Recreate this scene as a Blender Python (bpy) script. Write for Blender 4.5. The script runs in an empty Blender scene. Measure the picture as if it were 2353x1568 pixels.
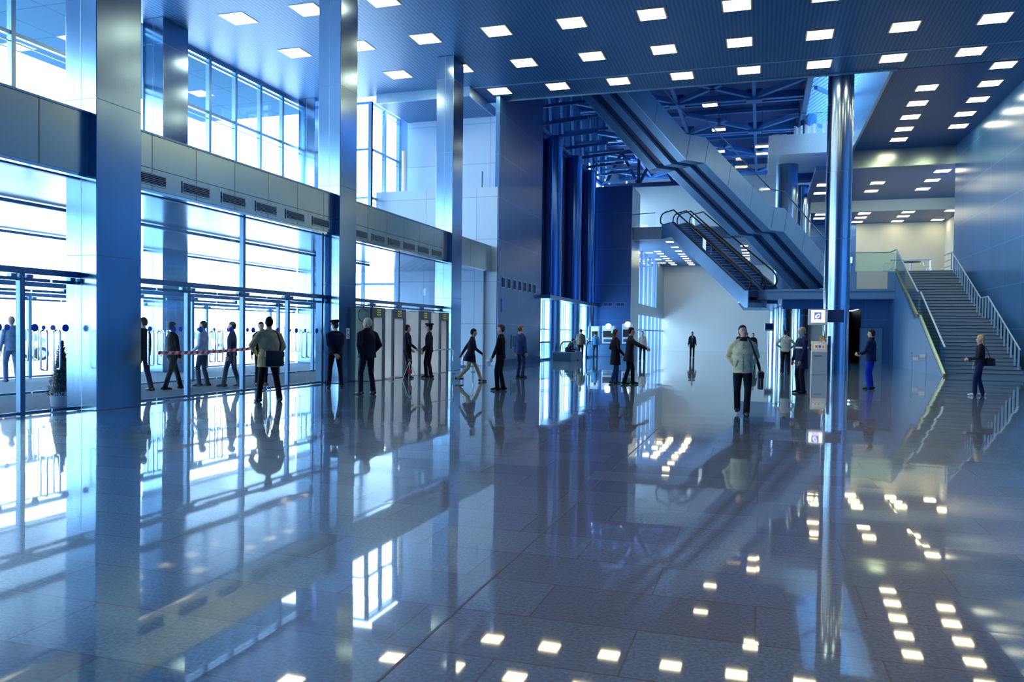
import bpy, bmesh, math, random
from mathutils import Vector, Matrix
random.seed(7)
R = math.radians
S = bpy.context.scene
COL = S.collection

# ------------------------------------------------------------------ camera
cam_d = bpy.data.cameras.new('camera'); cam = bpy.data.objects.new('camera', cam_d); COL.objects.link(cam)
YAW, PITCH, ROLL, FPX, SHIFT = 0.30425755, -0.02513359, 0.01199192, 1818.81, 26.877
fwd = Vector((-math.sin(YAW)*math.cos(PITCH), math.cos(YAW)*math.cos(PITCH), math.sin(PITCH)))
rgt = Vector((math.cos(YAW), math.sin(YAW), 0)); upv = rgt.cross(fwd)
r2 = rgt*math.cos(ROLL) + upv*math.sin(ROLL); u2 = upv*math.cos(ROLL) - rgt*math.sin(ROLL)
mw = Matrix(((r2.x, u2.x, -fwd.x, 0), (r2.y, u2.y, -fwd.y, 0), (r2.z, u2.z, -fwd.z, 1.58), (0, 0, 0, 1)))
cam.matrix_world = mw
cam_d.sensor_fit = 'HORIZONTAL'; cam_d.sensor_width = 36.0; cam_d.lens = 36.0*FPX/2353.0
cam_d.shift_y = SHIFT/2353.0; cam_d.clip_start = 0.1; cam_d.clip_end = 600
S.camera = cam
# ------------------------------------------------------------------ sky and exposure
w = bpy.data.worlds.new('sky'); S.world = w; w.use_nodes = True
nt = w.node_tree; bg = nt.nodes['Background']
bg.inputs[0].default_value = (0.60, 0.85, 1.0, 1); bg.inputs[1].default_value = 7.5
S.view_settings.view_transform = 'Standard'; S.view_settings.look = 'None'
S.view_settings.exposure = 0.75; S.view_settings.gamma = 1.0; S.view_settings.use_curve_mapping = False
S.cycles.use_denoising = True
S.cycles.transparent_max_bounces = 40
S.cycles.max_bounces = 9; S.cycles.diffuse_bounces = 5; S.cycles.glossy_bounces = 5
S.cycles.sample_clamp_indirect = 5.0
LAMP = 11.0

# ------------------------------------------------------------------ materials
M = {}
def nodes(name):
    m = bpy.data.materials.new(name); m.use_nodes = True; M[name] = m
    n = m.node_tree.nodes; l = m.node_tree.links
    return m, n, l, n['Principled BSDF']
def plain(name, c, rough=0.5, metal=0.0, noise=0.08, scale=6.0, spec=0.5, bump=0.0, stretch=None, coat=0.0):
    m, n, l, b = nodes(name)
    b.inputs['Roughness'].default_value = rough; b.inputs['Metallic'].default_value = metal
    b.inputs['Specular IOR Level'].default_value = spec
    if coat: b.inputs['Coat Weight'].default_value = coat; b.inputs['Coat Roughness'].default_value = 0.08
    tc = n.new('ShaderNodeTexCoord'); mp = n.new('ShaderNodeMapping'); tx = n.new('ShaderNodeTexNoise')
    tx.inputs['Scale'].default_value = scale; tx.inputs['Detail'].default_value = 4
    if stretch: mp.inputs['Scale'].default_value = stretch
    l.new(tc.outputs['Object'], mp.inputs[0]); l.new(mp.outputs[0], tx.inputs['Vector'])
    cr = n.new('ShaderNodeValToRGB')
    cr.color_ramp.elements[0].position = 0.3; cr.color_ramp.elements[1].position = 0.7
    cr.color_ramp.elements[0].color = [max(0, x*(1-noise)) for x in c] + [1]
    cr.color_ramp.elements[1].color = [min(1, x*(1+noise)) for x in c] + [1]
    l.new(tx.outputs[0], cr.inputs[0]); l.new(cr.outputs[0], b.inputs['Base Color'])
    if bump:
        bp = n.new('ShaderNodeBump'); bp.inputs['Strength'].default_value = bump; bp.inputs['Distance'].default_value = 0.02
        l.new(tx.outputs[0], bp.inputs['Height']); l.new(bp.outputs[0], b.inputs['Normal'])
    return m
def emit(name, c, s):
    m, n, l, b = nodes(name)
    b.inputs['Base Color'].default_value = (*c, 1); b.inputs['Emission Color'].default_value = (*c, 1)
    b.inputs['Emission Strength'].default_value = s
    return m
def glass(name, tint=(0.965, 0.985, 1.0), ior=1.5, add=0.0):
    m = bpy.data.materials.new(name); m.use_nodes = True; M[name] = m
    n = m.node_tree.nodes; l = m.node_tree.links; n.clear()
    out = n.new('ShaderNodeOutputMaterial'); mx = n.new('ShaderNodeMixShader'); tr = n.new('ShaderNodeBsdfTransparent')
    gl = n.new('ShaderNodeBsdfGlossy'); fr = n.new('ShaderNodeLayerWeight'); fr.inputs[0].default_value = 0.5
    tr.inputs[0].default_value = (*tint, 1); gl.inputs['Roughness'].default_value = 0.02
    pw = n.new('ShaderNodeMath'); pw.operation = 'POWER'; pw.inputs[1].default_value = 5.0
    ad = n.new('ShaderNodeMath'); ad.operation = 'MULTIPLY_ADD'; ad.inputs[1].default_value = 0.7; ad.inputs[2].default_value = 0.03 + add
    l.new(fr.outputs['Facing'], pw.inputs[0]); l.new(pw.outputs[0], ad.inputs[0]); l.new(ad.outputs[0], mx.inputs[0])
    l.new(tr.outputs[0], mx.inputs[1]); l.new(gl.outputs[0], mx.inputs[2]); l.new(mx.outputs[0], out.inputs[0])
    return m
def panels(name, c, pw, ph, rough=0.35, metal=0.3, axes='YZ', line=0.02, dark=0.5, var=0.12, spec=0.5):
    """rectangular cladding panels with thin joints"""
    m, n, l, b = nodes(name)
    b.inputs['Roughness'].default_value = rough; b.inputs['Metallic'].default_value = metal; b.inputs['Specular IOR Level'].default_value = spec
    tc = n.new('ShaderNodeTexCoord'); sp = n.new('ShaderNodeSeparateXYZ'); cb = n.new('ShaderNodeCombineXYZ')
    l.new(tc.outputs['Object'], sp.inputs[0])
    l.new(sp.outputs[axes[0]], cb.inputs[0]); l.new(sp.outputs[axes[1]], cb.inputs[1])
    br = n.new('ShaderNodeTexBrick'); br.offset = 0.0
    br.inputs['Scale'].default_value = 1.0; br.inputs['Brick Width'].default_value = pw; br.inputs['Row Height'].default_value = ph
    br.inputs['Mortar Size'].default_value = line; br.inputs['Mortar Smooth'].default_value = 0.1
    br.inputs['Color1'].default_value = [x*(1-var) for x in c] + [1]; br.inputs['Color2'].default_value = [min(1, x*(1+var)) for x in c] + [1]
    br.inputs['Mortar'].default_value = [x*dark for x in c] + [1]
    l.new(cb.outputs[0], br.inputs['Vector']); l.new(br.outputs['Color'], b.inputs['Base Color'])
    return m
def ribbed(name, c, period=0.14, rough=0.4, metal=0.2, k=0.55):
    m, n, l, b = nodes(name)
    b.inputs['Roughness'].default_value = rough; b.inputs['Metallic'].default_value = metal
    tc = n.new('ShaderNodeTexCoord'); wv = n.new('ShaderNodeTexWave'); wv.bands_direction = 'X'
    wv.inputs['Scale'].default_value = 0.314/period
    cr = n.new('ShaderNodeValToRGB'); cr.color_ramp.elements[0].color = [x*k for x in c] + [1]; cr.color_ramp.elements[1].color = [*c, 1]
    cr.color_ramp.elements[0].position = 0.25; cr.color_ramp.elements[1].position = 0.75
    l.new(tc.outputs['Object'], wv.inputs['Vector']); l.new(wv.outputs['Color'], cr.inputs[0]); l.new(cr.outputs[0], b.inputs['Base Color'])
    return m
def floor_mat():
    m, n, l, b = nodes('polished_granite')
    b.inputs['IOR'].default_value = 1.5
    tc = n.new('ShaderNodeTexCoord')
    br = n.new('ShaderNodeTexBrick'); br.offset = 0.5
    br.inputs['Scale'].default_value = 1.0; br.inputs['Brick Width'].default_value = 1.2; br.inputs['Row Height'].default_value = 0.6
    br.inputs['Mortar Size'].default_value = 0.006; br.inputs['Mortar Smooth'].default_value = 0.2
    br.inputs['Color1'].default_value = (0.018, 0.10, 0.225, 1); br.inputs['Color2'].default_value = (0.085, 0.245, 0.375, 1)
    br.inputs['Mortar'].default_value = (0.008, 0.03, 0.07, 1)
    l.new(tc.outputs['Object'], br.inputs['Vector'])
    gr = n.new('ShaderNodeTexNoise'); gr.inputs['Scale'].default_value = 45; gr.inputs['Detail'].default_value = 6
    l.new(tc.outputs['Object'], gr.inputs['Vector'])
    cr = n.new('ShaderNodeValToRGB'); cr.color_ramp.elements[0].color = (0.55, 0.55, 0.6, 1); cr.color_ramp.elements[1].color = (1.5, 1.5, 1.45, 1)
    cr.color_ramp.elements[0].position = 0.35; cr.color_ramp.elements[1].position = 0.65
    l.new(gr.outputs[0], cr.inputs[0])
    mu = n.new('ShaderNodeMix'); mu.data_type = 'RGBA'; mu.blend_type = 'MULTIPLY'; mu.inputs['Factor'].default_value = 1.0
    l.new(br.outputs['Color'], mu.inputs['A']); l.new(cr.outputs[0], mu.inputs['B'])
    l.new(mu.outputs['Result'], b.inputs['Base Color'])
    b.inputs['Roughness'].default_value = 0.38
    b.inputs['Coat Weight'].default_value = 1.0; b.inputs['Coat Roughness'].default_value = 0.03; b.inputs['Coat IOR'].default_value = 1.5
    b.inputs['Specular IOR Level'].default_value = 0.45
    # each slab lies a hair out of level; the polish is slightly wavy
    b2 = n.new('ShaderNodeTexBrick'); b2.offset = 0.5
    for k_, v_ in (('Scale', 1.0), ('Brick Width', 1.2), ('Row Height', 0.6), ('Mortar Size', 0.0)): b2.inputs[k_].default_value = v_
    b2.inputs['Color1'].default_value = (-.5, -.5, 0, 1); b2.inputs['Color2'].default_value = (.5, .5, 0, 1)
    l.new(tc.outputs['Object'], b2.inputs['Vector'])
    lo = n.new('ShaderNodeTexNoise'); lo.inputs['Scale'].default_value = 0.8; lo.inputs['Detail'].default_value = 2
    l.new(tc.outputs['Object'], lo.inputs['Vector'])
    bp = n.new('ShaderNodeBump'); bp.inputs['Strength'].default_value = 0.03; bp.inputs['Distance'].default_value = 0.02
    l.new(lo.outputs[0], bp.inputs['Height'])
    va = n.new('ShaderNodeVectorMath'); va.operation = 'MULTIPLY_ADD'; va.inputs[1].default_value = (.004, .008, 0)
    l.new(b2.outputs['Color'], va.inputs[0]); l.new(bp.outputs[0], va.inputs[2])
    vn = n.new('ShaderNodeVectorMath'); vn.operation = 'NORMALIZE'; l.new(va.outputs[0], vn.inputs[0]); l.new(vn.outputs[0], b.inputs['Normal']); l.new(vn.outputs[0], b.inputs['Coat Normal'])
    return m
floor_mat()
plain('steel', (0.21, 0.35, 0.52), 0.17, 1.0, 0.06, 3, stretch=(1, 1, 0.06))
plain('steel_dark', (0.16, 0.27, 0.44), 0.3, 0.9, 0.06, 3, stretch=(1, 1, 0.06))
plain('steel_round', (0.27, 0.40, 0.57), 0.2, 1.0, 0.05, 3, stretch=(1, 1, 0.06))
panels('beam_metal', (0.36, 0.51, 0.53), 1.36, 9.0, 0.22, 0.85, 'YZ', 0.02, 0.45, 0.05)
plain('blue_gloss', (0.06, 0.20, 0.55), 0.18, 0.75, 0.04)
plain('frame', (0.12, 0.24, 0.42), 0.35, 0.6, 0.05)
plain('frame_light', (0.22, 0.39, 0.58), 0.35, 0.7, 0.05)
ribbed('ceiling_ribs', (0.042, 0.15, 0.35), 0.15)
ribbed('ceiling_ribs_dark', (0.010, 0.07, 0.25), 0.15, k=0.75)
ribbed('vestibule_soffit', (0.24, 0.29, 0.40), 0.6, 0.16, 0.7, 0.9)
panels('eave_soffit', (0.055, 0.115, 0.19), 2.4, 2.0, 1.0, 0.0, 'YX', 0.03, 0.7, 0.02, 0.0)
panels('wall_white', (0.34, 0.51, 0.73), 2.6, 2.0, 0.4, 0.1, 'XZ', 0.02, 0.7, 0.03)
panels('wall_blue', (0.032, 0.13, 0.36), 2.6, 2.0, 0.28, 0.3, 'YZ', 0.018, 1.7, 0.05)
panels('wall_right_blue', (0.075, 0.25, 0.56), 2.6, 2.0, 0.24, 0.35, 'YZ', 0.018, 1.5, 0.08)
panels('block_blue', (0.045, 0.15, 0.40), 2.9, 2.6, 0.3, 0.4, 'XZ', 0.02, 1.3, 0.04)
panels('block_side', (0.25, 0.38, 0.50), 1.4, 1.4, 0.25, 0.6, 'YZ', 0.02, 0.7, 0.04)
panels('atrium_panel', (0.10, 0.28, 0.62), 1.2, 6.0, 0.35, 0.3, 'YZ', 0.06, 0.5, 0.1)
plain('navy', (0.02, 0.085, 0.28), 0.5, 0.2, 0.1, 2)
plain('navy_dark', (0.005, 0.035, 0.17), 0.7, 0.0, 0.1, 2)
plain('roof_steel', (0.05, 0.20, 0.52), 0.5, 0.3, 0.05)
plain('far_white', (0.38, 0.445, 0.50), 0.6, 0.0, 0.03, 0.4)
plain('cream', (0.52, 0.54, 0.50), 0.6, 0.0, 0.03, 0.5)
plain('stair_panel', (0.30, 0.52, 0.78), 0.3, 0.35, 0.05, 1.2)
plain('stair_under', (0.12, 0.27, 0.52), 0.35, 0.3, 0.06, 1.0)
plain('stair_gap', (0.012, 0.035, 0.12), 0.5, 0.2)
plain('esc_panel', (0.22, 0.42, 0.72), 0.35, 0.4, 0.05, 1.0)
plain('esc_black', (0.015, 0.05, 0.15), 0.4, 0.2, 0.1)
plain('esc_step', (0.03, 0.08, 0.19), 0.4, 0.5, 0.1)
plain('slab_edge', (0.16, 0.34, 0.62), 0.35, 0.4, 0.05)
plain('slab_white', (0.86, 0.93, 0.98), 0.4, 0.1, 0.03)
plain('granite_step', (0.20, 0.29, 0.38), 0.4, 0.0, 0.18, 40)
plain('granite_nosing', (0.035, 0.07, 0.13), 0.45, 0.0, 0.1, 40)
plain('brass', (0.55, 0.50, 0.28), 0.3, 0.9, 0.05)
plain('rail_blue', (0.36, 0.56, 0.80), 0.4, 0.2, 0.03)
plain('chrome', (0.70, 0.78, 0.86), 0.12, 1.0, 0.02)
plain('carpet', (0.075, 0.12, 0.19), 0.95, 0.0, 0.15, 30, 0.1)
plain('asphalt', (0.62, 0.66, 0.72), 0.9, 0.0, 0.08, 2)
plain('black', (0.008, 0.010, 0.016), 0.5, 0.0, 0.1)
plain('rubber', (0.01, 0.012, 0.02), 0.6)
plain('gate_beige', (0.85, 0.70, 0.64), 0.45, 0.0, 0.02)
plain('gate_olive', (0.72, 0.70, 0.48), 0.45, 0.0, 0.02)
plain('gate_frame', (0.10, 0.13, 0.17), 0.45, 0.1, 0.04)
emit('gate_digits', (0.60, 0.72, 0.1), 0.10)
plain('white_paint', (0.80, 0.82, 0.86), 0.4, 0, 0.02)
plain('tape_red', (0.85, 0.06, 0.10), 0.45)
plain('tape_white', (0.90, 0.78, 0.82), 0.45)
plain('sticker_blue', (0.005, 0.09, 0.75), 0.45)
plain('leaf', (0.005, 0.026, 0.032), 0.6, 0, 0.5, 20)
plain('pot', (0.30, 0.40, 0.52), 0.4)
plain('car_white', (0.75, 0.80, 0.88), 0.2, 0.0, 0.02, coat=0.6)
plain('car_glass', (0.25, 0.33, 0.42), 0.08, 0.2)
plain('bench_blue', (0.03, 0.09, 0.22), 0.4, 0, 0.05)
plain('counter_blue', (0.07, 0.20, 0.42), 0.4, 0.1, 0.05)
plain('machine', (0.55, 0.68, 0.82), 0.4, 0, 0.03)
plain('kiosk_grey', (0.50, 0.58, 0.62), 0.4, 0.1, 0.03)
plain('red', (0.6, 0.05, 0.06), 0.5)
plain('orange', (0.75, 0.38, 0.12), 0.5)
plain('paper', (0.9, 0.92, 0.95), 0.6)
emit('lamp', (1.0, 0.86, 0.50), LAMP)
emit('screen_white', (0.82, 0.86, 1.0), 1.0)
emit('screen_logo', (0.06, 0.11, 0.34), 0.7)
emit('screen_pink', (0.85, 0.62, 0.80), 0.8)
emit('machine_glow', (1.0, 0.93, 0.75), 1.0)
emit('machine_green', (0.05, 0.8, 0.35), 0.9)
emit('exit_glow', (0.62, 0.95, 0.85), 1.1)
plain('lamp_rim', (0.60, 0.55, 0.35), 0.4, 0.4)
glass('glass'); glass('glass_green', (0.80, 0.93, 0.92), 1.5, 0.03); glass('glass_blue', (0.70, 0.93, 1.0), 1.5, 0.0)

# ------------------------------------------------------------------ mesh helpers
class MB:
    def __init__(s): s.v = []; s.f = []
    def add(s, vs, fs):
        o = len(s.v); s.v += [tuple(p) for p in vs]; s.f += [tuple(i+o for i in f) for f in fs]; return s
    def box(s, x0, x1, y0, y1, z0, z1):
        vs = [(x0,y0,z0),(x1,y0,z0),(x1,y1,z0),(x0,y1,z0),(x0,y0,z1),(x1,y0,z1),(x1,y1,z1),(x0,y1,z1)]
        return s.add(vs, [(3,2,1,0),(4,5,6,7),(0,1,5,4),(1,2,6,5),(2,3,7,6),(3,0,4,7)])
    def bar(s, p, q, w, h=None, up=(0,0,1)):
        h = h or w; p = Vector(p); q = Vector(q); d = (q-p).normalized(); u = Vector(up)
        if abs(d.dot(u)) > .99: u = Vector((0,1,0))
        a = d.cross(u).normalized()*w/2; b = a.cross(d).normalized()*h/2
        vs = [p-a-b, p+a-b, p+a+b, p-a+b, q-a-b, q+a-b, q+a+b, q-a+b]
        return s.add(vs, [(0,1,2,3),(7,6,5,4),(0,4,5,1),(1,5,6,2),(2,6,7,3),(3,7,4,0)])
    def prism(s, poly, d):
        n = len(poly); d = Vector(d); a = [Vector(p) for p in poly]; vs = a + [p+d for p in a]
        return s.add(vs, [tuple(range(n-1,-1,-1)), tuple(range(n,2*n))] + [(i,(i+1)%n,n+(i+1)%n,n+i) for i in range(n)])
    def tube(s, pts, r, seg=10, ratio=1.0, side=None):
        pts = [Vector(p) for p in pts]; n = len(pts); rs = r if isinstance(r, (list, tuple)) else [r]*n
        vs = []; fs = []; prev = None
        for i, p in enumerate(pts):
            d = (pts[min(i+1,n-1)]-pts[max(i-1,0)]).normalized()
            if prev is None:
                a = Vector(side) if side is not None else (Vector((0,0,1)) if abs(d.z) < .9 else Vector((1,0,0)))
            else: a = prev
            a = (a - d*a.dot(d)).normalized(); prev = a; b = d.cross(a)
            for k in range(seg):
                t = 2*math.pi*k/seg; vs.append(p + a*math.cos(t)*rs[i] + b*math.sin(t)*rs[i]*ratio)
        for i in range(n-1):
            for k in range(seg):
                fs.append((i*seg+k, i*seg+(k+1)%seg, (i+1)*seg+(k+1)%seg, (i+1)*seg+k))
        fs.append(tuple(range(seg-1,-1,-1))); fs.append(tuple((n-1)*seg+k for k in range(seg)))
        return s.add(vs, fs)
    def limb(s, pts, rs, seg=12, ratio=1.0, side=None):
        """tube with rounded ends"""
        P = [Vector(p) for p in pts]; d0 = (P[0]-P[1]).normalized(); d1 = (P[-1]-P[-2]).normalized(); a, b = rs[0], rs[-1]
        pp = [P[0]+d0*a*.95, P[0]+d0*a*.7] + P + [P[-1]+d1*b*.7, P[-1]+d1*b*.95]
        return s.tube(pp, [a*.3, a*.72] + list(rs) + [b*.72, b*.3], seg, ratio, side)
    def rings(s, rows, seg=18, tf=None):
        """rows of (z, rx, ry, yoff, xoff) stacked ellipses"""
        vs = []; fs = []
        for r in rows:
            z, rx, ry = r[:3]; yo = r[3] if len(r) > 3 else 0; xo = r[4] if len(r) > 4 else 0
            for k in range(seg):
                t = 2*math.pi*k/seg; v = Vector((xo+rx*math.cos(t), yo+ry*math.sin(t), z)); vs.append(tf @ v if tf else v)
        n = len(rows)
        for i in range(n-1):
            for k in range(seg):
                fs.append((i*seg+k, i*seg+(k+1)%seg, (i+1)*seg+(k+1)%seg, (i+1)*seg+k))
        fs.append(tuple(range(seg-1,-1,-1))); fs.append(tuple((n-1)*seg+k for k in range(seg)))
        return s.add(vs, fs)
    def cyl(s, c, r, z0, z1, seg=32):
        return s.rings([(z0,r,r,c[1],c[0]),(z1,r,r,c[1],c[0])], seg)
    def ball(s, c, r, seg=14, n=8):
        rx, ry, rz = r if isinstance(r, (tuple, list)) else (r,r,r)
        rows = []
        for i in range(n+1):
            t = math.pi*(i+.15)/(n+.3) ; rows.append((c[2]-rz*math.cos(t), max(rx*math.sin(t),1e-4), max(ry*math.sin(t),1e-4), c[1], c[0]))
        return s.rings(rows, seg)
    def mesh(s, name):
        me = bpy.data.meshes.new(name); me.from_pydata(s.v, [], s.f); me.update(); return me
    def build(s, name, mat, parent=None, smooth=False, auto=False, bevel=0):
        me = s.mesh(name); o = bpy.data.objects.new(name, me); COL.objects.link(o)
        me.materials.append(M[mat] if isinstance(mat, str) else mat)
        if smooth or auto:
            for p in me.polygons: p.use_smooth = True
        if auto: me.set_sharp_from_angle(angle=R(40))
        if bevel:
            b = o.modifiers.new('edge', 'BEVEL'); b.width = bevel; b.segments = 2; b.limit_method = 'ANGLE'
        if parent: o.parent = parent
        return o
def remesh(mb, name, mat, parent, voxel, smooth=6, extra=None):
    """fuse overlapping volumes into one continuous skin"""
    me = mb.mesh(name+'_raw'); o = bpy.data.objects.new(name+'_raw', me); COL.objects.link(o)
    r = o.modifiers.new('r', 'REMESH'); r.mode = 'VOXEL'; r.voxel_size = voxel
    q = o.modifiers.new('s', 'SMOOTH'); q.factor = 0.5; q.iterations = smooth
    dg = bpy.context.evaluated_depsgraph_get(); m2 = bpy.data.meshes.new_from_object(o.evaluated_get(dg))
    bpy.data.objects.remove(o); bpy.data.meshes.remove(me)
    if extra:
        bm = bmesh.new(); bm.from_mesh(m2); t = extra.mesh('t'); bm.from_mesh(t); bm.to_mesh(m2); bm.free(); bpy.data.meshes.remove(t)
    m2.name = name; m2.materials.clear(); m2.materials.append(M[mat])
    for p in m2.polygons: p.use_smooth = True; p.material_index = 0
    o = bpy.data.objects.new(name, m2); COL.objects.link(o); o.parent = parent
    return o
def tag(o, label=None, cat=None, group=None, kind=None):
    if label: o['label'] = label
    if cat: o['category'] = cat
    if group: o['group'] = group
    if kind: o['kind'] = kind
    return o
def empty(name, loc=(0,0,0), rz=0, **k):
    o = bpy.data.objects.new(name, None); COL.objects.link(o); o.location = loc; o.rotation_euler = (0,0,rz); o.empty_display_size = .2
    return tag(o, **k)
def dup(o, parent=None):
    c = o.copy(); COL.objects.link(c)
    if parent: c.parent = parent
    for ch in list(o.children): dup(ch, c)
    return c
def struct(mb, name, mat, label=None, cat=None, **k):
    return tag(mb.build(name, mat, **k), label, cat, kind='structure')
ORD = ['first','second','third','fourth','fifth','sixth','seventh','eighth','ninth','tenth','eleventh','twelfth','thirteenth','fourteenth']

# ------------------------------------------------------------------ room shell
ZC = 12.74
struct(MB().box(-12.5, 14.2, -10, 82, -.3, 0), 'floor', 'polished_granite', 'polished blue grey granite slab floor of the hall', 'floor')
struct(MB().box(-1.625, -1.61, -10, 14, 0.0005, 0.0015), 'trim_1', 'granite_nosing', 'thin dark expansion joint running through the granite floor', 'floor joint')
struct(MB().box(-21.6, -12.5, -10, 40, -.3, -.004), 'floor_vestibule', 'carpet', 'grey entrance mat carpet inside the glass vestibule', 'floor')
struct(MB().box(-120, -21.6, -60, 120, -.3, -.02), 'ground', 'asphalt', 'bright pale forecourt outside the entrance doors', 'ground')
# main ceiling (with storey above it), the slot along its far edge
struct(MB().box(-21.8, 10.6, -10, 34.15, ZC, 16.0), 'ceiling', 'ceiling_ribs', 'ribbed blue metal ceiling over the main hall', 'ceiling')
struct(MB().box(-12.8, 10.6, 34.25, 36.4, ZC, 16.0), 'ceiling_edge', 'ceiling_ribs', 'ribbed ceiling strip along the atrium opening', 'ceiling')
struct(MB().box(-12.8, 10.6, 34.15, 34.25, ZC-.015, 15.9), 'trim_2', 'frame_light', 'pale metal slot across the ribbed ceiling', 'trim')
struct(MB().box(-12.8, 5.2, 36.4, 36.46, ZC-.06, 16.0), 'trim_3', 'frame_light', 'pale metal edge of the ceiling at the atrium', 'trim')
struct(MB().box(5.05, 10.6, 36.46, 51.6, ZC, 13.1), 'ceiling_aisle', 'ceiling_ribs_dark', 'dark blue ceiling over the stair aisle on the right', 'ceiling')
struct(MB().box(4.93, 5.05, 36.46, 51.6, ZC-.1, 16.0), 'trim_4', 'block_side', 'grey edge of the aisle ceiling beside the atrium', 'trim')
struct(MB().box(10.6, 11.2, -10, 51.8, 0, 16), 'wall_right', 'wall_right_blue', 'polished blue panelled wall right of the stair', 'wall')
struct(MB().box(-22, 14.2, -10.4, -10, 0, 16), 'wall_near', 'wall_blue', 'blue panelled wall closing the near end of the hall', 'wall')
# dropped soffit and recess at the end of the entrance side
mb = MB().box(-17.5, -12.8, 33.9, 33.98, 12.3, ZC).box(-12.88, -12.8, 33.98, 37.4, 12.3, ZC)
struct(mb, 'trim_5', 'frame_light', 'bright metal fascia around the dropped soffit by the third column', 'trim')
struct(MB().box(-17.5, -12.88, 33.98, 37.4, 12.3, 12.42), 'ceiling_soffit', 'ceiling_ribs', 'dropped ribbed soffit behind the third column', 'ceiling')
struct(MB().box(-17.0, -11.95, 35.5, 37.4, 0, 4.5).box(-18.3, -11.95, 35.5, 37.4, 4.5, 8.45), 'wall_recess', 'wall_white', 'pale panelled wall facing the entrance behind the third column', 'wall')
struct(MB().box(-17.5, -12.1, 37.4, 37.8, 8.45, 16), 'wall_recess_upper', 'wall_white', 'pale set back upper wall above the entrance side', 'wall')
struct(MB().box(-12.1, -11.9, 35.55, 43.2, 0, 17), 'wall_return', 'wall_blue', 'glossy blue panelled wall between entrance and dark columns', 'wall')
struct(MB().box(-12.05, -11.87, 35.52, 43.2, 0, .28), 'baseboard_return', 'navy', 'dark base strip along the glossy blue wall', 'baseboard')
# recess wall with windows below, dark cladding above
mb = MB().box(-12.9, -12.5, 43.2, 57.5, 3.7, 13.2)
struct(mb, 'wall_recess_dark', 'navy', 'dark navy cladding behind the three round columns', 'wall')
mb = MB().box(-12.9, -12.5, 43.2, 44.0, 0, 3.7).box(-12.9, -12.5, 57.0, 57.5, 0, 3.7)
struct(mb, 'wall_recess_piers', 'navy', 'dark piers beside the low windows', 'wall')
struct(MB().box(-11.9, -9.1, 57.5, 61.4, 0, 12.35), 'wall_block', 'block_blue', 'tall blue clad block standing beyond the dark columns', 'wall')
struct(MB().box(-9.1, -9.06, 57.5, 61.4, 0, 12.35), 'wall_block_side', 'block_side', 'pale metal panelled flank of the tall blue block', 'wall')
# far end
struct(MB().box(-13.5, 3.2, 82, 82.4, 0, 8.55), 'wall_far', 'far_white', 'plain pale wall at the far end of the hall', 'wall')
struct(MB().box(-13.5, 14.2, 82, 82.4, 8.55, 18.5), 'wall_far_upper', 'far_white', 'bright pale upper wall beyond the far gallery', 'wall')
struct(MB().box(-13.5, 1.0, 58.6, 82, 8.55, 9.3), 'ceiling_gallery', 'ceiling_ribs', 'underside of the far gallery with rows of lights', 'ceiling')
struct(MB().box(-9.1, -6.4, 58.2, 58.6, 8.5, 9.4).box(-6.4, 1.0, 58.45, 58.6, 8.6, 9.35), 'trim_6', 'steel_dark', 'dark metal edge of the far gallery', 'trim')
# far left facade under the gallery
mb = MB().box(-9.75, -9.55, 61.4, 82, 3.2, 4.1).box(-9.75, -9.55, 76.5, 82, 4.1, 8.55)
struct(mb, 'wall_far_left', 'block_side', 'grey panelled spandrel along the far left windows', 'wall')
# beyond the aisle: stepped ceilings and back wall
struct(MB().box(4.2, 14.2, 51.6, 51.75, 11.7, 13.1), 'wall_aisle_fascia', 'beam_metal', 'brushed metal fascia above the stair top', 'wall')
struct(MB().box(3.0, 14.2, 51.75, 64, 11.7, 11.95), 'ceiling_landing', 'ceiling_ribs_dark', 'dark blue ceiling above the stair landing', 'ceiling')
struct(MB().box(3.0, 14.2, 64, 64.15, 10.9, 11.95), 'wall_beige_fascia', 'cream', 'beige fascia between the two ceilings beyond the stair', 'wall')
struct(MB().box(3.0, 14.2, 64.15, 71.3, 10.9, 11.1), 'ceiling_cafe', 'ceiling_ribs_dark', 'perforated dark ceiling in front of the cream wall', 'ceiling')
struct(MB().box(7.35, 14.2, 71.0, 71.3, 5.3, 10.9), 'wall_cream', 'cream', 'cream wall washed by two lights above the stair', 'wall')
struct(MB().box(3.2, 7.35, 71.0, 71.3, 5.3, 10.9), 'wall_mezzanine_blue', 'wall_blue', 'dark blue glossy wall left of the cream wall', 'wall')
struct(MB().box(13.9, 14.2, 51.8, 71.3, 0, 16), 'wall_landing_right', 'cream', 'side wall of the upper landing', 'wall')
# atrium roof, upper walls
struct(MB().box(-14, 2.4, 36.4, 82.4, 18.5, 18.9).box(2.4, 3.2, 78.2, 82.4, 18.5, 18.9).box(2.3, 2.4, 36.46, 78.2, 16.2, 18.5), 'ceiling_atrium', 'navy_dark', 'dark blue roof deck over the atrium', 'ceiling')
struct(MB().box(-14, -13.6, 36, 62, 13.2, 18.9), 'wall_atrium_left', 'navy_dark', 'dark upper wall behind the lattice truss', 'wall')
struct(MB().box(-14, -12.6, 61.4, 82, 8.55, 10.2).box(-14, -13.6, 61.4, 82, 15.5, 18.9), 'wall_gallery_left', 'far_white', 'pale parapet along the gallery windows', 'wall')
struct(MB().box(7.2, 7.4, 36.46, 51.75, 13.1, 19.8).box(7.2, 7.4, 51.75, 78, 11.95, 19.8), 'wall_atrium_right', 'atrium_panel', 'blue upper wall along the right of the atrium', 'wall')
struct(MB().box(-13.5, 14.2, 36.2, 36.46, 16, 18.9), 'wall_storey', 'navy', 'upper storey wall above the main ceiling', 'wall')

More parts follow.
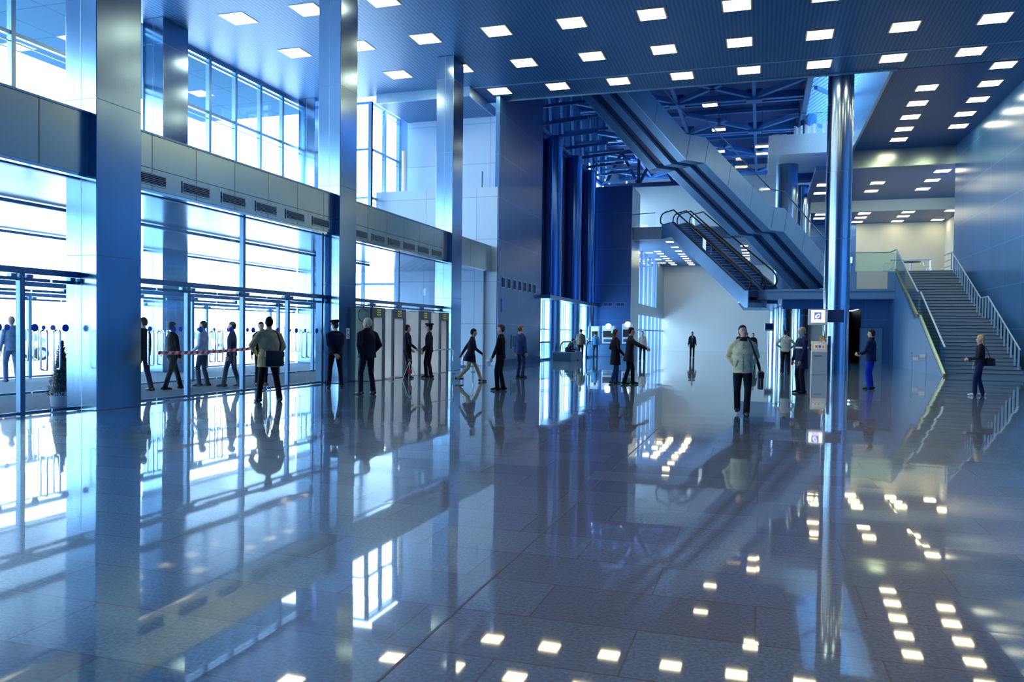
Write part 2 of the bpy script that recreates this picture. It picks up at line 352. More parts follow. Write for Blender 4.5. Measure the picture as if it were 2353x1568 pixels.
struct(MB().box(7.1, 7.3, 49.25, 50.6, 0, 3.75).box(7.15, 14.2, 50.4, 50.6, 0, 4.3), 'wall_stair_back', 'block_blue', 'blue wall behind the stair landing', 'wall')
struct(MB().box(3.0, 3.2, 71, 82.4, 0, 18.5).box(3.2, 4.2, 71.3, 71.5, 0, 18.5), 'wall_far_right', 'far_white', 'pale wall closing the right of the far hall', 'wall')
struct(MB().box(2.4, 7.4, 78, 78.2, 11, 20.1).box(2.4, 7.4, 36.46, 39.8, 16.2, 16.5).box(2.4, 7.4, 39.7, 39.9, 16.2, 20.1), 'wall_skylight', 'slab_edge', 'upstand wall around the roof glazing', 'wall')
# eave outside the upper windows
struct(MB().box(-29, -21.9, -10, 36.0, 12.75, 13.2), 'eave', 'eave_soffit', 'pale blue panelled eave soffit outside the upper windows', 'eave')
# vestibule roof, ceiling
struct(MB().box(-21.6, -12.6, -10, 35.5, 4.5, 5.58), 'ceiling_vestibule', 'vestibule_soffit', 'shiny panelled ceiling of the glass vestibule', 'ceiling')

# ------------------------------------------------------------------ long beam over the entrance
def beam(y0, y1, label, groove=True):
    o = struct(MB().box(-12.6, -12.2, y0, y1, 4.93, 5.62), 'beam', 'beam_metal', label, 'beam')
    if groove: MB().box(-12.6, -12.215, y0, y1, 4.915, 4.93).build('shadow_gap', 'frame', o)
    MB().box(-12.6, -12.2, y0, y1, 4.48, 4.915 if groove else 4.93).build('lower_fascia', 'beam_metal', o)
    MB().box(-12.58, -12.22, y0, y1, 4.42, 4.48).build('bottom_trim', 'chrome', o)
    MB().box(-12.62, -12.18, y0, y1, 5.62, 5.66).build('cap', 'frame_light', o)
beam(-10, 11.95, 'brushed metal beam left of the nearest square column', False)
beam(13.08, 20.98, 'brushed metal beam with vents between first and second column')
beam(22.0, 29.95, 'brushed metal beam with vents between second and third column')
beam(31.05, 35.4, 'short olive reflecting beam end right of the third column', False)
# vents
def vent(y, z, label):
    t = empty('vent_grille', (-12.2, y, z), label=label, cat='vent', group='vents in the entrance beam')
    MB().box(-.01, .012, -.46, .46, -.13, .13).box(.012, .02, -.46, .46, .105, .13).box(.012, .02, -.46, .46, -.13, -.105).box(.012, .02, -.46, -.43, -.105, .105).box(.012, .02, .43, .46, -.105, .105).build('vent_frame', 'beam_metal', t)
    MB().box(.0125, .014, -.43, .43, -.105, .105).build('vent_back', 'black', t)
    sl = MB()
    for k in range(6): sl.prism([(.014,-.43,-.09+.036*k),(.034,-.43,-.10+.036*k),(.034,-.43,-.092+.036*k),(.014,-.43,-.076+.036*k)], (0,.86,0))
    sl.build('slats', 'frame_light', t)
for k, y in enumerate((13.55, 14.95, 16.28, 17.6, 18.92, 20.25)):
    vent(y, 4.70, ORD[k]+' slatted vent from the left between first and second column')
for k, y in enumerate((22.62, 23.85, 25.05, 26.28, 27.55, 28.85)):
    vent(y, 4.66, ORD[k]+' slatted vent from the left between second and third column')

# ------------------------------------------------------------------ square columns
def sq_column(x0, x1, y0, y1, z0, z1, label):
    o = struct(MB().box(x0, x1, y0, y1, z0, z1), 'square_column', 'steel', label, 'column', bevel=.012)
    zz = z0 + 2.95
    while zz < z1 - .5:
        MB().box(x0-.002, x1+.002, y0-.002, y1+.002, zz, zz+.012).build('joint', 'frame', o); zz += 2.95
    MB().box((x0+x1)/2-.006, (x0+x1)/2+.006, y0-.003, y1+.003, z0, z1).build('seam', 'frame_light', o)
    return o
sq_column(-12.74, -12.0, 11.95, 13.08, 0, ZC, 'nearest square steel column standing in front of the glass vestibule')
c2 = sq_column(-12.74, -12.0, 20.98, 22.0, 0, ZC, 'second square steel column behind the policeman with clasped hands')
sq_column(-12.74, -12.0, 29.95, 31.05, 0, ZC, 'third square steel column beside the pale panelled wall')
sq_column(-21.5, -20.6, 23.5, 24.8, 0, ZC, 'square steel column outside the vestibule right of the nearest one')
sq_column(-21.5, -20.6, 33.6, 34.7, 0, ZC, 'rear square steel column left of the corner window')
# little notice frame on the second column
t = empty('wall_notice', (-12.0, 21.48, 1.50), label='small framed notice on the second square column', cat='notice')
MB().box(.001, .02, -.10, .10, -.16, .16).build('notice_frame', 'white_paint', t)
MB().box(.02, .022, -.07, .07, -.12, .12).build('notice_sheet', 'frame', t)
MB().box(.0222, .023, -.04, .04, -.02, .08).box(.0222, .023, -.04, .04, -.09, -.05).build('notice_print', 'white_paint', t)

# ------------------------------------------------------------------ glazed lines of the entrance
wn = [0]; dn = [0]
def window(parts, label, cat='window'):
    wn[0] += 1
    t = empty('window_%d' % wn[0], (0,0,0), label=label, cat=cat, kind='structure')
    for nm, mb, mt in parts: mb.build(nm, mt, t)
    return t
proto_leaf = {}
def door_leaf(x, y, w_, flip, stickers=True):
    """glass door leaf, hinge post at y, handle at the free edge"""
    key = (round(w_,2), flip)
    if key not in proto_leaf:
        dn[0] += 1
        t = empty('door_%d' % dn[0], (x, y, 0), kind='structure')
        MB().box(-.006, .006, .03, w_-.015, .06, 2.42).build('pane', 'glass', t)
        MB().box(-.02, .02, .03, w_-.015, .02, .07).box(-.02, .02, .03, w_-.015, 2.40, 2.46).build('rail', 'frame', t)
        yy = w_-.14 if not flip else .14
        for sx in (-1, 1):
            MB().tube([(sx*.006, yy, .80), (sx*.07, yy, .80), (sx*.075, yy, .84), (sx*.075, yy, 1.48), (sx*.07, yy, 1.52), (sx*.006, yy, 1.52)], .016, 8).build('handle', 'chrome', t, True)
        sy = w_*.42 if not flip else w_*.58
        MB().tube([(.0065, sy, 1.57), (.009, sy, 1.57)], .07, 18).build('sticker', 'sticker_blue', t)
        MB().tube([(-.0065, sy, 1.57), (-.009, sy, 1.57)], .07, 18).build('sticker', 'sticker_blue', t)
        yb = .05 if not flip else w_-.05
        MB().box(-.05, .05, yb-.12 if flip else yb, yb if flip else yb+.12, 2.46, 2.52).build('closer', 'frame', t)
        proto_leaf[key] = t
        return t
    t = dup(proto_leaf[key]); dn[0] += 1; t.name = 'door_%d' % dn[0]; t.location = (x, y, 0)
    return t
def glazed_bay(x, y0, y1, posts, tall, label, dlabel, top=4.48, head=True, leaf_mat=None):
    fr = MB()
    fr.box(x-.06, x+.06, y0, y1, 2.53, 2.64)
    fr.box(x-.05, x+.05, y0, y1, top-.08, top)
    for p in posts:
        fr.box(x-.05, x+.05, p-.05, p+.05, 0, top if p in tall else 2.53)
    pn = MB(); edges = sorted([y0, y1] + list(tall))
    for a, b in zip(edges, edges[1:]): pn.box(x-.006, x+.006, a+.02, b-.02, 2.64, top-.08)
    window([('frame', fr, 'frame'), ('pane', pn, 'glass')], label)
    ps = sorted([y0] + [p for p in posts if y0 < p < y1] + [y1]); k = 0
    for a, b in zip(ps, ps[1:]):
        h = (b-a-.1)/2
        for j in (0, 1):
            d = door_leaf(x, a+.05+j*h, h, bool(j)); k += 1
            tag(d, ORD[min(k-1,13)]+' glass door leaf from the left '+dlabel, 'door')
glazed_bay(-12.5, 4.9, 12.0, [6.9, 8.85, 10.76], [8.85], 'tall glazing left of the nearest square column', 'left of the nearest column')
glazed_bay(-12.5, 13.05, 21.0, [15.03, 17.05, 19.04], [17.05], 'tall glazing between first and second square column', 'between first and second column')
glazed_bay(-12.5, 22.0, 30.0, [24.0, 26.0, 28.0], [26.0], 'tall glazing behind the metal detector gates', 'behind the metal detector gates')
glazed_bay(-16.3, 4.9, 13.2, [6.9, 8.9, 10.9], [8.9], 'inner vestibule glazing left of the conical shrub', 'in the inner row left of the shrub')
glazed_bay(-16.3, 13.2, 22.0, [15.4, 17.6, 19.8], [17.6], 'inner vestibule glazing behind the walking people', 'in the inner row behind the walking people')
glazed_bay(-16.3, 22.0, 31.0, [24.25, 26.5, 28.75], [26.5], 'inner vestibule glazing behind the gates', 'in the inner row behind the gates')
glazed_bay(-21.6, 12.0, 23.4, [14.3, 16.6, 18.9, 21.2], [16.6, 21.2], 'outer entrance glazing towards the parked car', 'in the outer row towards the parked car')
glazed_bay(-21.6, 24.9, 33.6, [27.1, 29.3, 31.5], [29.3], 'outer entrance glazing between the rear columns', 'in the outer row between the rear columns')
# posts by the second column, side walls of the vestibule
struct(MB().box(-17.0, -12.55, 35.3, 35.45, 0, 4.5), 'wall_vestibule_end', 'wall_white', 'end wall of the vestibule by the third column', 'wall')
fr = MB()
for xx in (-21.5, -20.2, -18.9, -17.1): fr.box(xx-.08, xx+.08, 35.3, 35.42, 0, 4.5)
for zz in (2.58, 3.9): fr.box(-21.6, -17.0, 35.32, 35.4, zz-.06, zz+.06)
window([('frame', fr, 'frame'), ('pane', MB().box(-21.6, -17.0, 35.36, 35.37, 0, 4.5), 'glass')], 'bright end glazing of the vestibule seen above the gates')
struct(MB().box(-12.62, -12.42, 21.0, 21.06, 0, 4.45).box(-12.62, -12.42, 20.7, 20.8, 0, 4.45), 'trim_7', 'frame', 'dark jamb at the second square column', 'trim')
# upper windows
def upper_window(x, ys, z0, z1, bars, label, off=.06):
    fr = MB(); a, b = ys[0], ys[-1]
    for y in ys: fr.box(x-.10, x+.08, y-.075, y+.075, z0, z1)
    for z in bars: fr.box(x-.08, x+.06, a, b, z-.06, z+.06)
    fr.box(x-.08, x+.06, a, b, z1-.14, z1); fr.box(x-.08, x+.06, a, b, z1-.32, z1-.28)
    for z in bars: fr.box(x-.03, x+.01, a, b, z-.26, z-.23)
    pn = MB()
    for p, q in zip(ys, ys[1:]): pn.box(x-.008, x, p, q, z0, z1)
    return window([('frame', fr, 'frame_light'), ('pane', pn, 'glass')], label)
upper_window(-21.8, [4.0, 6.0, 8.0, 10.0, 12.0, 14.0, 16.2, 18.5, 20.9, 23.2], 5.58, ZC, [10.46, 8.1], 'tall upper window left of the rear square column')
upper_window(-21.8, [24.9, 25.9, 27.47, 29.16, 30.93, 32.66, 34.3], 5.58, ZC, [10.46, 8.1], 'row of upper panes between the two rear columns')
fr = MB()
for xx in (-20.55, -18.3): fr.box(xx-.08, xx+.08, 34.82, 34.98, 5.6, ZC)
for z in (10.44, 8.09): fr.box(-20.6, -18.3, 34.84, 34.96, z-.05, z+.05)
fr.box(-20.6, -18.3, 34.84, 34.96, ZC-.12, ZC)
window([('frame', fr, 'frame'), ('pane', MB().box(-20.6, -18.3, 34.9, 34.91, 5.6, ZC), 'glass')], 'front pane of the corner window by the rear column')
upper_window(-18.3, [34.9, 36.37, 38.0, 38.7], 5.6, ZC, [10.44, 8.09], 'side panes of the corner window by the pale wall')
struct(MB().box(-18.4, -18.2, 38.7, 42, 5.6, ZC).box(-18.2, -17.5, 38.0, 38.4, 8.4, ZC), 'wall_corner_pier', 'steel_dark', 'dark pier right of the corner window', 'wall')
struct(MB().box(-17.0, -12.1, 37.8, 38.2, 0, 8.45), 'wall_recess_back', 'navy', 'hidden back of the pale wall', 'wall')
t = empty('drain_pipe', (-17.3, 36.6, 8.45), label='white vertical pipe in the corner beside the pale upper wall', cat='pipe')
MB().cyl((0,0), .12, 0, 2.2, 16).build('pipe', 'white_paint', t, auto=True); MB().box(-.12,.9,-.05,.05,.02,.1).build('pipe_bracket', 'frame', t)
t = empty('roof_post', (-13.0, 36.2, 8.45), label='short grey post standing on the pale wall ledge', cat='post'); MB().cyl((0,0), .05, 0, .9, 10).build('post', 'frame', t)
# windows below the dark cladding
ys = [44.0, 47.0, 50.6, 54.2, 57.0]
for k, (a, b) in enumerate(zip(ys, ys[1:])):
    fr = MB().box(-12.75, -12.6, a, b, 1.78, 1.86).box(-12.75, -12.6, a, a+.12, 0, 3.7).box(-12.75, -12.6, b-.12, b, 0, 3.7)
    for j in range(1, 6): fr.box(-12.74, -12.66, a+(b-a)*j/6-.02, a+(b-a)*j/6+.02, 0, 3.7)
    window([('frame', fr, 'frame_light'), ('pane', MB().box(-12.7, -12.69, a, b, 0, 3.7), 'glass')], ORD[k]+' low bright window from the left under the dark cladding')
# far left window strip and gallery windows
fr = MB()
for y in (61.5, 64.2, 66.9, 69.6, 72.3, 75.0, 76.5): fr.box(-9.78, -9.58, y-.1, y+.1, 4.1, 8.55)
fr2 = MB()
for y in (61.5, 64.2, 66.9, 69.6, 72.3, 75.0, 77.7, 80.4): fr2.box(-9.78, -9.58, y-.08, y+.08, 0, 3.2)
window([('frame', fr, 'frame'), ('pane', MB().box(-9.69, -9.68, 61.5, 76.5, 4.1, 8.55), 'glass')], 'tall far window strip beyond the blue block')
fr2.box(-9.76, -9.6, 61.5, 82, 1.9, 2.0)
window([('frame', fr2, 'frame'), ('pane', MB().box(-9.69, -9.68, 61.5, 82, 0, 3.2), 'glass')], 'far entrance glazing beyond the blue block')
fr = MB()
for y in (61.5, 65, 68.5, 72, 75.5, 79, 82): fr.box(-13.75, -13.55, y-.1, y+.1, 10.2, 15.5)
fr.box(-13.72, -13.58, 61.5, 82, 12.8, 12.95)
window([('frame', fr, 'frame'), ('pane', MB().box(-13.66, -13.65, 61.5, 82, 10.2, 15.5), 'glass')], 'white gallery window above the tall blue block')
# small square grilles on the glossy wall, block grilles
for k in range(7):
    y = 36.3 + k*.92
    t = empty('wall_grille', (-11.9, y, 4.0), label=ORD[k]+' small square grille from the left on the glossy blue wall', cat='grille', group='grilles on the glossy blue wall')
    MB().box(0, .02, -.27, .27, -.27, .27).build('grille_frame', 'frame_light', t)
    g = MB().box(.02, .024, -.22, .22, -.22, .22); g.build('grille_back', 'navy_dark', t)
for k in range(3):
    x = -11.65 + k*.92
    t = empty('wall_grille', (x, 57.5, 3.75), label=ORD[k]+' wide grille from the left on the front of the blue block', cat='grille', group='grilles on the blue block')
    MB().box(-.33, .33, -.02, 0, -.15, .15).build('grille_frame', 'frame', t); MB().box(-.29, -.02, -.025, -.02, -.11, .11).box(.02, .29, -.025, -.02, -.11, .11).build('grille_back', 'navy_dark', t)
# service door and cabinet in the pale wall, panel on the glossy wall
dn[0] += 1
t = empty('door_%d' % dn[0], (-14.4, 35.5, 0), label='flush pale service door in the panelled wall behind the third column', cat='door', kind='structure')
MB().box(-.6, .6, -.03, 0, 0, 2.15).build('door_panel', 'wall_white', t); MB().box(-.7, .75, -.06, 0, 2.15, 2.3).build('lintel', 'frame_light', t)
t = empty('wall_cabinet', (-11.9, 38.2, 1.15), label='square dark hydrant cabinet low on the glossy blue wall', cat='cabinet')
MB().box(0, .04, -.45, .45, -.35, .35).build('cabinet_frame', 'frame', t); MB().box(.04, .05, -.36, .36, -.27, .27).build('cabinet_door', 'navy', t)
t = empty('wall_sign', (-11.9, 36.15, 2.9), label='small vertical blue sign on the near edge of the glossy wall', cat='sign')
MB().box(0, .02, -.11, .11, -.35, .35).build('sign_plate', 'wall_blue', t)
MB().box(.02, .024, -.08, .08, .12, .28).box(.02, .024, -.05, .05, -.05, .1).box(.02, .024, -.08, .08, -.28, -.1).build('sign_pictogram', 'sticker_blue', t)

# ------------------------------------------------------------------ ceiling lights
lp = None
def ceil_light(x, y, z, label, group, sc=1.0):
    global lp
    if lp is None:
        lp = empty('ceiling_light', (x, y, z))
        MB().box(-.50, .50, -.50, .50, -.014, 0).build('light_rim', 'lamp_rim', lp)
        MB().box(-.44, .44, -.44, .44, -.02, -.014).build('diffuser', 'lamp', lp)
        t = lp
    else:
        t = dup(lp); t.location = (x, y, z)
    t.scale = (sc, sc, 1)
    tag(t, label, 'ceiling light', group)
G = 'square lights in the ribbed ceiling'
X0, SP = -18.087, 2.8506
for nm, y, i0, i1, k in (('nearest', 24.38, 0, 9, 1), ('second', 28.0, 0, 8, 1), ('third', 31.56, 0, 10, 1), ('fourth', 34.95, 2, 10, .967)):
    for i in range(i0, i1):
        ceil_light((X0 + (.27 if k < 1 else 0) + SP*i)*k, y, ZC, ORD[i-i0]+' square light from the left in the %s row of the ribbed ceiling' % nm, G)
G = 'lights in the aisle ceiling'
for k, (x, y) in enumerate(((9.22, 37.0), (9.35, 39.5), (9.45, 42.0), (9.47, 44.5), (9.7, 47.0))):
    ceil_light(x, y, ZC, ORD[k]+' light from the front in the aisle row beside the right wall', G, .9)
for k, (x, y) in enumerate(((6.85, 39.46), (6.9, 41.95), (7.0, 44.45), (7.1, 46.9), (7.2, 49.3))):
    ceil_light(x, y, ZC, ORD[k]+' light from the front in the aisle row away from the wall', G, .9)
G = 'lights above the stair landing'
for nm, x, ys in (('right', 10.3, (53.75, 56.75, 59.9)), ('middle', 7.1, (56.85, 59.95)), ('left', 3.8, (56.8, 60.0))):
    for k, y in enumerate(ys): ceil_light(x, y, 11.7, ORD[k]+' light from the front in the %s row above the stair landing' % nm, G, .9)
G = 'lights in front of the cream wall'
for nm, x, ys in (('right', 13.1, (64.9, 69.8)), ('middle', 10.25, (65.0, 67.2, 69.9)), ('left', 7.25, (65.0, 67.2, 69.7)), ('far left', 4.2, (64.9, 67.0))):
    for k, y in enumerate(ys): ceil_light(x, y, 10.9, ORD[k]+' light from the front in the %s row before the cream wall' % nm, G, .9)
G = 'lights under the far gallery'
sc = (8.55-1.58)/(10.6-1.58)
for nm, x, ys in (('right', -1.75, (82.9, 86.7, 89.9, 92.9, 96.0, 98.3, 101.2, 103.7)), ('middle', -8.6, (78, 82.8, 86.7, 90.1, 92.6, 95.3, 98.2, 101.2, 103.7)), ('left', -10.85, (86.8, 89.2, 92.2, 94.9, 97.8, 100.8, 103.4)), ('window side', -11.9, (88.0, 96.0, 100.5))):
    for k, y in enumerate(ys): ceil_light(x*sc, y*sc, 8.55, ORD[k]+' light from the front in the %s row under the far gallery' % nm, G, .6)
G = 'lamps under the atrium roof'
for k, (x, y, z) in enumerate(((-.2, 49.5, 16.9), (-3.3, 51, 15.9), (-3.0, 56, 15.6), (-3.4, 64, 15.9), (-.2, 66, 16.0), (-.2, 60, 15.2), (.1, 74, 14.6), (-2.3, 73, 14.9))):
    t = empty('roof_lamp', (x, y, z), label=ORD[k]+' small roof lamp of the atrium counted from the front', cat='lamp', group=G)
    MB().box(-.45, .45, -.3, .3, 0, .14).build('lamp_housing', 'white_paint', t); MB().box(-.42, .42, -.27, .27, -.02, 0).build('diffuser', 'lamp', t)
    MB().bar((0,0,.14), (0,0,18.5-z), .05).build('hanger', 'roof_steel', t)

# ------------------------------------------------------------------ atrium steelwork
def struct_bars(bars, label, name='roof_truss', mat='roof_steel'):
    mb = MB()
    for p, q, wd in bars: mb.bar(p, q, wd)
    struct(mb, name, mat, label, 'roof truss')
for k, y in enumerate((45.4, 53.7, 62.0, 70.0, 78.0)):
    bars = [((-13.6, y, 17.0), (2.3, y, 17.0), .42), ((-13.6, y+.9, 17.0), (2.3, y+.9, 17.0), .3), ((-13.6, y, 18.4), (2.3, y, 18.4), .3)]
    if k < 4:
        y2 = (53.7, 62.0, 70.0, 78.0)[k]
        for xn in (-10.5, -5.6, -.7):
            bars += [((xn, y, 17), (xn, y2, 17), .22), ((xn, y2, 17), (xn-4.6, (y+y2)/2-1.0, 17.0), .3), ((xn, y2, 17), (xn+3.0, (y+y2)/2+.8, 17.0), .3), ((xn-.5, y, 17.05), (xn+.5, y, 17.05), .7)]
    struct_bars(bars, ORD[k]+' blue roof truss from the front above the atrium')
mb = MB()
mb.tube([(-12.25, 43.0, 13.35), (-12.25, 62, 13.35)], .17, 12)
for i in range(7):
    y = 43.5 + i*3.0
    mb.bar((-12.25, y, 13.4), (-12.25, y, 18.4), .22); mb.bar((-12.25, y, 13.4), (-12.25, y+1.5, 18.4), .16); mb.bar((-12.25, y+3, 13.4), (-12.25, y+1.5, 18.4), .16)
    mb.bar((-12.25, y, 14.4), (-9.4, y, 14.5), .16); mb.bar((-12.25, y, 13.4), (-9.4, y, 13.6), .16)
    mb.bar((-12.25, y+.9, 13.4), (-12.25, y+.9, 18.4), .3)
struct(mb, 'roof_truss', 'roof_steel', 'dark lattice truss above the three round columns', 'roof truss')
struct_bars([((-12, 62, 13.2), (-4, 62, 13.2), .3), ((-12, 62, 15.8), (-4, 62, 15.8), .3)] + [((-12+2.7*i, 62, 13.2), (-10.65+2.7*i, 62, 15.8), .2) for i in range(3)] + [((-9.3+2.7*i, 62, 13.2), (-10.65+2.7*i, 62, 15.8), .2) for i in range(3)] + [((-9.3, 62, 13.2), (-9.3, 62, 15.8), .2)], 'dark truss crossing in front of the bright gallery wall', mat='navy_dark')
# skylight
fr = MB()
y = 40.0
while y < 78: fr.bar((2.4, y, 16.2), (7.2, y, 19.6), .16, .22); y += .9
fr.bar((2.4, 40, 16.2), (2.4, 78, 16.2), .3); fr.bar((7.2, 40, 19.6), (7.2, 78, 19.6), .3); fr.bar((4.8, 40, 17.9), (4.8, 78, 17.9), .14)
for yy in (50, 58, 66): fr.bar((2.8, yy, 16.2), (5.2, yy+7, 17.2), .20)
pn = MB().add([(2.4,40,16.36),(7.2,40,19.76),(7.2,78,19.76),(2.4,78,16.36)], [(0,1,2,3)])
window([('frame', fr, 'frame'), ('pane', pn, 'glass_blue')], 'sloping roof glazing beside the tall round column')

# ------------------------------------------------------------------ round columns
def round_column(x, y, r, z0, z1, label, mat='steel_round', seams=True):
    t = empty('round_column', (x, y, z0), label=label, cat='column', kind='structure')
    MB().cyl((0,0), r, 0, z1-z0, 48).build('shaft', mat, t, auto=True)
    if seams:
        sm = MB(); z = 2.9
        while z < z1-z0-.4: sm.cyl((0,0), r+.004, z, z+.015, 48); z += 2.9
        sm.build('joint', 'frame', t, auto=True)
    return t
round_column(3.12, 37.3, .53, 0, 16.2, 'tall round steel column beside the ticket kiosk')
round_column(2.43, 54.0, .52, 0, 3.7, 'round column under the mezzanine behind the bald man')
round_column(1.65, 60.5, .42, 0, 3.7, 'second round column under the mezzanine behind the grey sweater')
round_column(1.05, 70.0, .38, 0, 3.7, 'farthest slim round column under the mezzanine', seams=False)
round_column(1.35, 64.5, .40, 0, 3.7, 'round column under the mezzanine between its neighbours')
round_column(2.75, 57.0, .56, 14.6, 16.4, 'upper blue round column behind the white gallery edge')
round_column(1.5, 57.5, .72, 4.25, 13.4, 'broad clad column under the white gallery', 'steel_dark')
round_column(2.75, 62.0, .56, 4.25, 12.6, 'bright round column under the lower white slab')
for k, y in enumerate((46.2, 51.6, 56.3)):
    round_column(-12.0, y, .52, 3.75, 13.3, ORD[k]+' dark glossy round column from the left before the navy cladding', 'blue_gloss', False)
    round_column(-12.0, y+.1, .46, 0, 3.75, ORD[k]+' pale lower column from the left beside the low windows', 'steel_round', False)
struct(MB().box(-12.5, -11.35, 43.2, 57.5, 3.55, 3.75), 'trim_8', 'steel_dark', 'dark ledge under the navy cladding', 'trim')
fins = MB()
for y in (43.9, 47.6, 49.6, 53.4, 54.8): fins.box(-12.5, -12.3, y-.35, y+.1, 3.75, 13.2)
struct(fins, 'trim_9', 'navy_dark', 'dark vertical fins beside the round columns', 'trim')

# ------------------------------------------------------------------ white galleries
def slab(x0, x1, y0, y1, z0, z1, label, mat='slab_white'):
    return struct(MB().box(x0, x1, y0, y1, z0, z1), 'slab', mat, label, 'gallery slab')
g1 = slab(.24, 4.9, 54.0, 60.5, 13.25, 14.5, 'white upper gallery slab left of the tall round column')
MB().box(.24, 4.9, 53.98, 54.0, 13.25, 14.5).build('fascia', 'slab_white', g1)
g2 = slab(2.2, 4.9, 61.5, 66, 13.2, 14.1, 'lower white gallery slab behind the tall round column')
slab(1.9, 4.9, 60.2, 61.5, 12.75, 13.2, 'dark beam below the white galleries', 'navy')
t = empty('glass_balustrade', (0,0,0), label='glass railing on the white upper gallery', cat='railing')
MB().box(.3, 4.8, 54.1, 54.11, 14.5, 15.8).build('glass_panel', 'glass', t); MB().tube([(.3,54.1,15.82),(4.8,54.1,15.82)], .03, 8).build('handrail', 'frame', t)
for k, (x, wd, h) in enumerate(((.9, .9, .12), (2.05, .55, .55), (2.8, .75, .62), (3.7, .45, .7))):
    mb = MB(); n = 8
    pts = [(x-wd/2+wd*i/n, 54.3+.05*math.sin(i*1.7+k), 14.5) for i in range(n+1)]
    for i in range(n):
        a, b = pts[i], pts[i+1]; ha = h*(1+.12*math.sin(i*.9+k)); hb = h*(1+.12*math.sin((i+1)*.9+k))
        mb.prism([a, b, (b[0], b[1], b[2]+hb), (a[0], a[1], a[2]+ha)], (0, .02, 0))
    tag(mb.build('cloth_sheet', 'paper'), ORD[k]+' crumpled white sheet from the left on the upper gallery', 'sheet', 'white sheets on the upper gallery')

# ------------------------------------------------------------------ mezzanine
mz = MB().prism([(.35,49,3.75),(7.2,49,3.75),(7.2,71,3.75),(-1.5,71,3.75),(-1.5,55,3.75),(-.25,50.2,3.75)], (0,0,.5))
struct(mz, 'slab', 'slab_edge', 'blue mezzanine slab on round columns', 'mezzanine slab')
struct(MB().bar((-.25,50.15,4.25), (.35,48.96,4.25), .12).bar((.35,48.94,4.25), (7.2,48.94,4.25), .12), 'trim_10', 'frame_light', 'pale metal lip along the mezzanine edge', 'trim')
struct(MB().box(4.3, 7.2, 49, 71, 4.3, 5.3), 'slab', 'slab_edge', 'raised mezzanine floor at the top of the stair', 'mezzanine slab')
struct(MB().box(7.2, 13.9, 49.2, 71, 4.3, 5.28), 'slab', 'granite_step', 'granite landing at the top of the stair', 'landing slab')
struct(MB().box(5.15, 6.75, 48.985, 49, 4.32, 5.28), 'fascia_reflection', 'cream', 'beige wall reflection painted on the mezzanine fascia', 'trim')  # cream sheet painted in as the lit beige wall's reflection in the fascia
mb = MB().box(1.2, 7.15, 50.4, 50.6, 3.22, 3.75).box(5.6, 7.15, 50.4, 50.6, 0, 3.22).box(4.0, 4.6, 50.4, 50.6, 0, 3.22)
struct(mb, 'wall_under_mezzanine', 'block_blue', 'blue wall with doors below the mezzanine', 'wall')
struct(MB().box(3.9, 4.0, 50.4, 71, 0, 3.7).box(7.1, 7.2, 50.6, 71, 0, 3.7).box(3.9, 7.2, 71, 71.2, 0, 3.7), 'wall_passage', 'black', 'passage walls below the mezzanine coloured black as if unlit', 'wall')  # darkness of the passage is put into the black wall colour
for k, x in enumerate((5.85, 6.45)):
    dn[0] += 1
    t = empty('door_%d' % dn[0], (x, 50.38, 0), label=('left' if k == 0 else 'right')+' blue door below the mezzanine beside the stair', cat='door', kind='structure')
    MB().box(-.28, .28, -.03, 0, 0, 2.1).build('door_panel', 'counter_blue', t); MB().box(-.02, .02, -.08, -.03, .95, 1.15).build('handle', 'chrome', t)
    MB().box(-.33, -.28, -.05, .02, 0, 2.15).box(.28, .33, -.05, .02, 0, 2.15).box(-.33, .33, -.05, .02, 2.1, 2.15).build('door_frame', 'navy', t)
# mezzanine glass balustrade
t = empty('glass_balustrade', (0,0,0), label='glass railing on the mezzanine left of the stair top', cat='railing')
MB().box(4.4, 7.15, 49.05, 49.065, 5.3, 6.35).build('glass_panel', 'glass_green', t)
MB().tube([(4.4,49.05,6.38),(6.9,49.05,6.38),(7.2,49.3,6.55)], .03, 8).build('handrail', 'frame', t)
t = empty('exit_sign', (4.75, 52.2, 6.25), label='small glowing pale green sign behind the tall round column', cat='sign')
MB().box(-.5, .5, -.04, .04, -.22, .22).build('sign_box', 'frame', t); MB().box(-.46, .46, -.05, -.04, -.18, .18).build('sign_face', 'exit_glow', t); MB().bar((0,0,.22),(0,0,5.45),.05).build('hanger', 'frame', t)

# ------------------------------------------------------------------ granite stair on the right
N1, N2 = 16, 17; X1, X2 = 7.25, 10.2
st = empty('staircase', (0,0,0), label='broad grey granite stair with a landing beside the blue wall', cat='stair', kind='structure')
mb = MB(); no = MB(); z = 0; y = 36.5
d1 = (41.7-36.5)/N1; h1 = 2.5/N1; d2 = (49.2-43.0)/N2; h2 = (5.3-2.5)/N2
for i in range(N1):
    mb.box(X1, X2, y+i*d1, 41.7+1.3, z+i*h1, z+(i+1)*h1); no.box(X1+.02, X2-.02, y+i*d1-.012, y+i*d1+.03, (i+1)*h1-.035, (i+1)*h1+.003)
for i in range(N2):
    mb.box(X1, X2, 43.0+i*d2, 49.25, 2.5+i*h2, 2.5+(i+1)*h2); no.box(X1+.02, X2-.02, 43.0+i*d2-.012, 43.0+i*d2+.03, 2.5+(i+1)*h2-.035, 2.5+(i+1)*h2+.003)
mb.build('flight', 'granite_step', st); no.build('nosing', 'granite_nosing', st)
prof = [(36.3,0),(41.7,2.5),(43,2.5),(49.2,5.3)]
MB().prism([(7.14,36.3,0),(7.14,49.2,0),(7.14,49.2,5.3),(7.14,43,2.5),(7.14,41.7,2.5)], (.1,0,0)).build('stringer', 'counter_blue', st)
struct(MB().box(X2, 10.6, 36.5, 49.2, 0, .15), 'baseboard_right', 'navy', 'strip between the stair and the blue wall', 'baseboard')
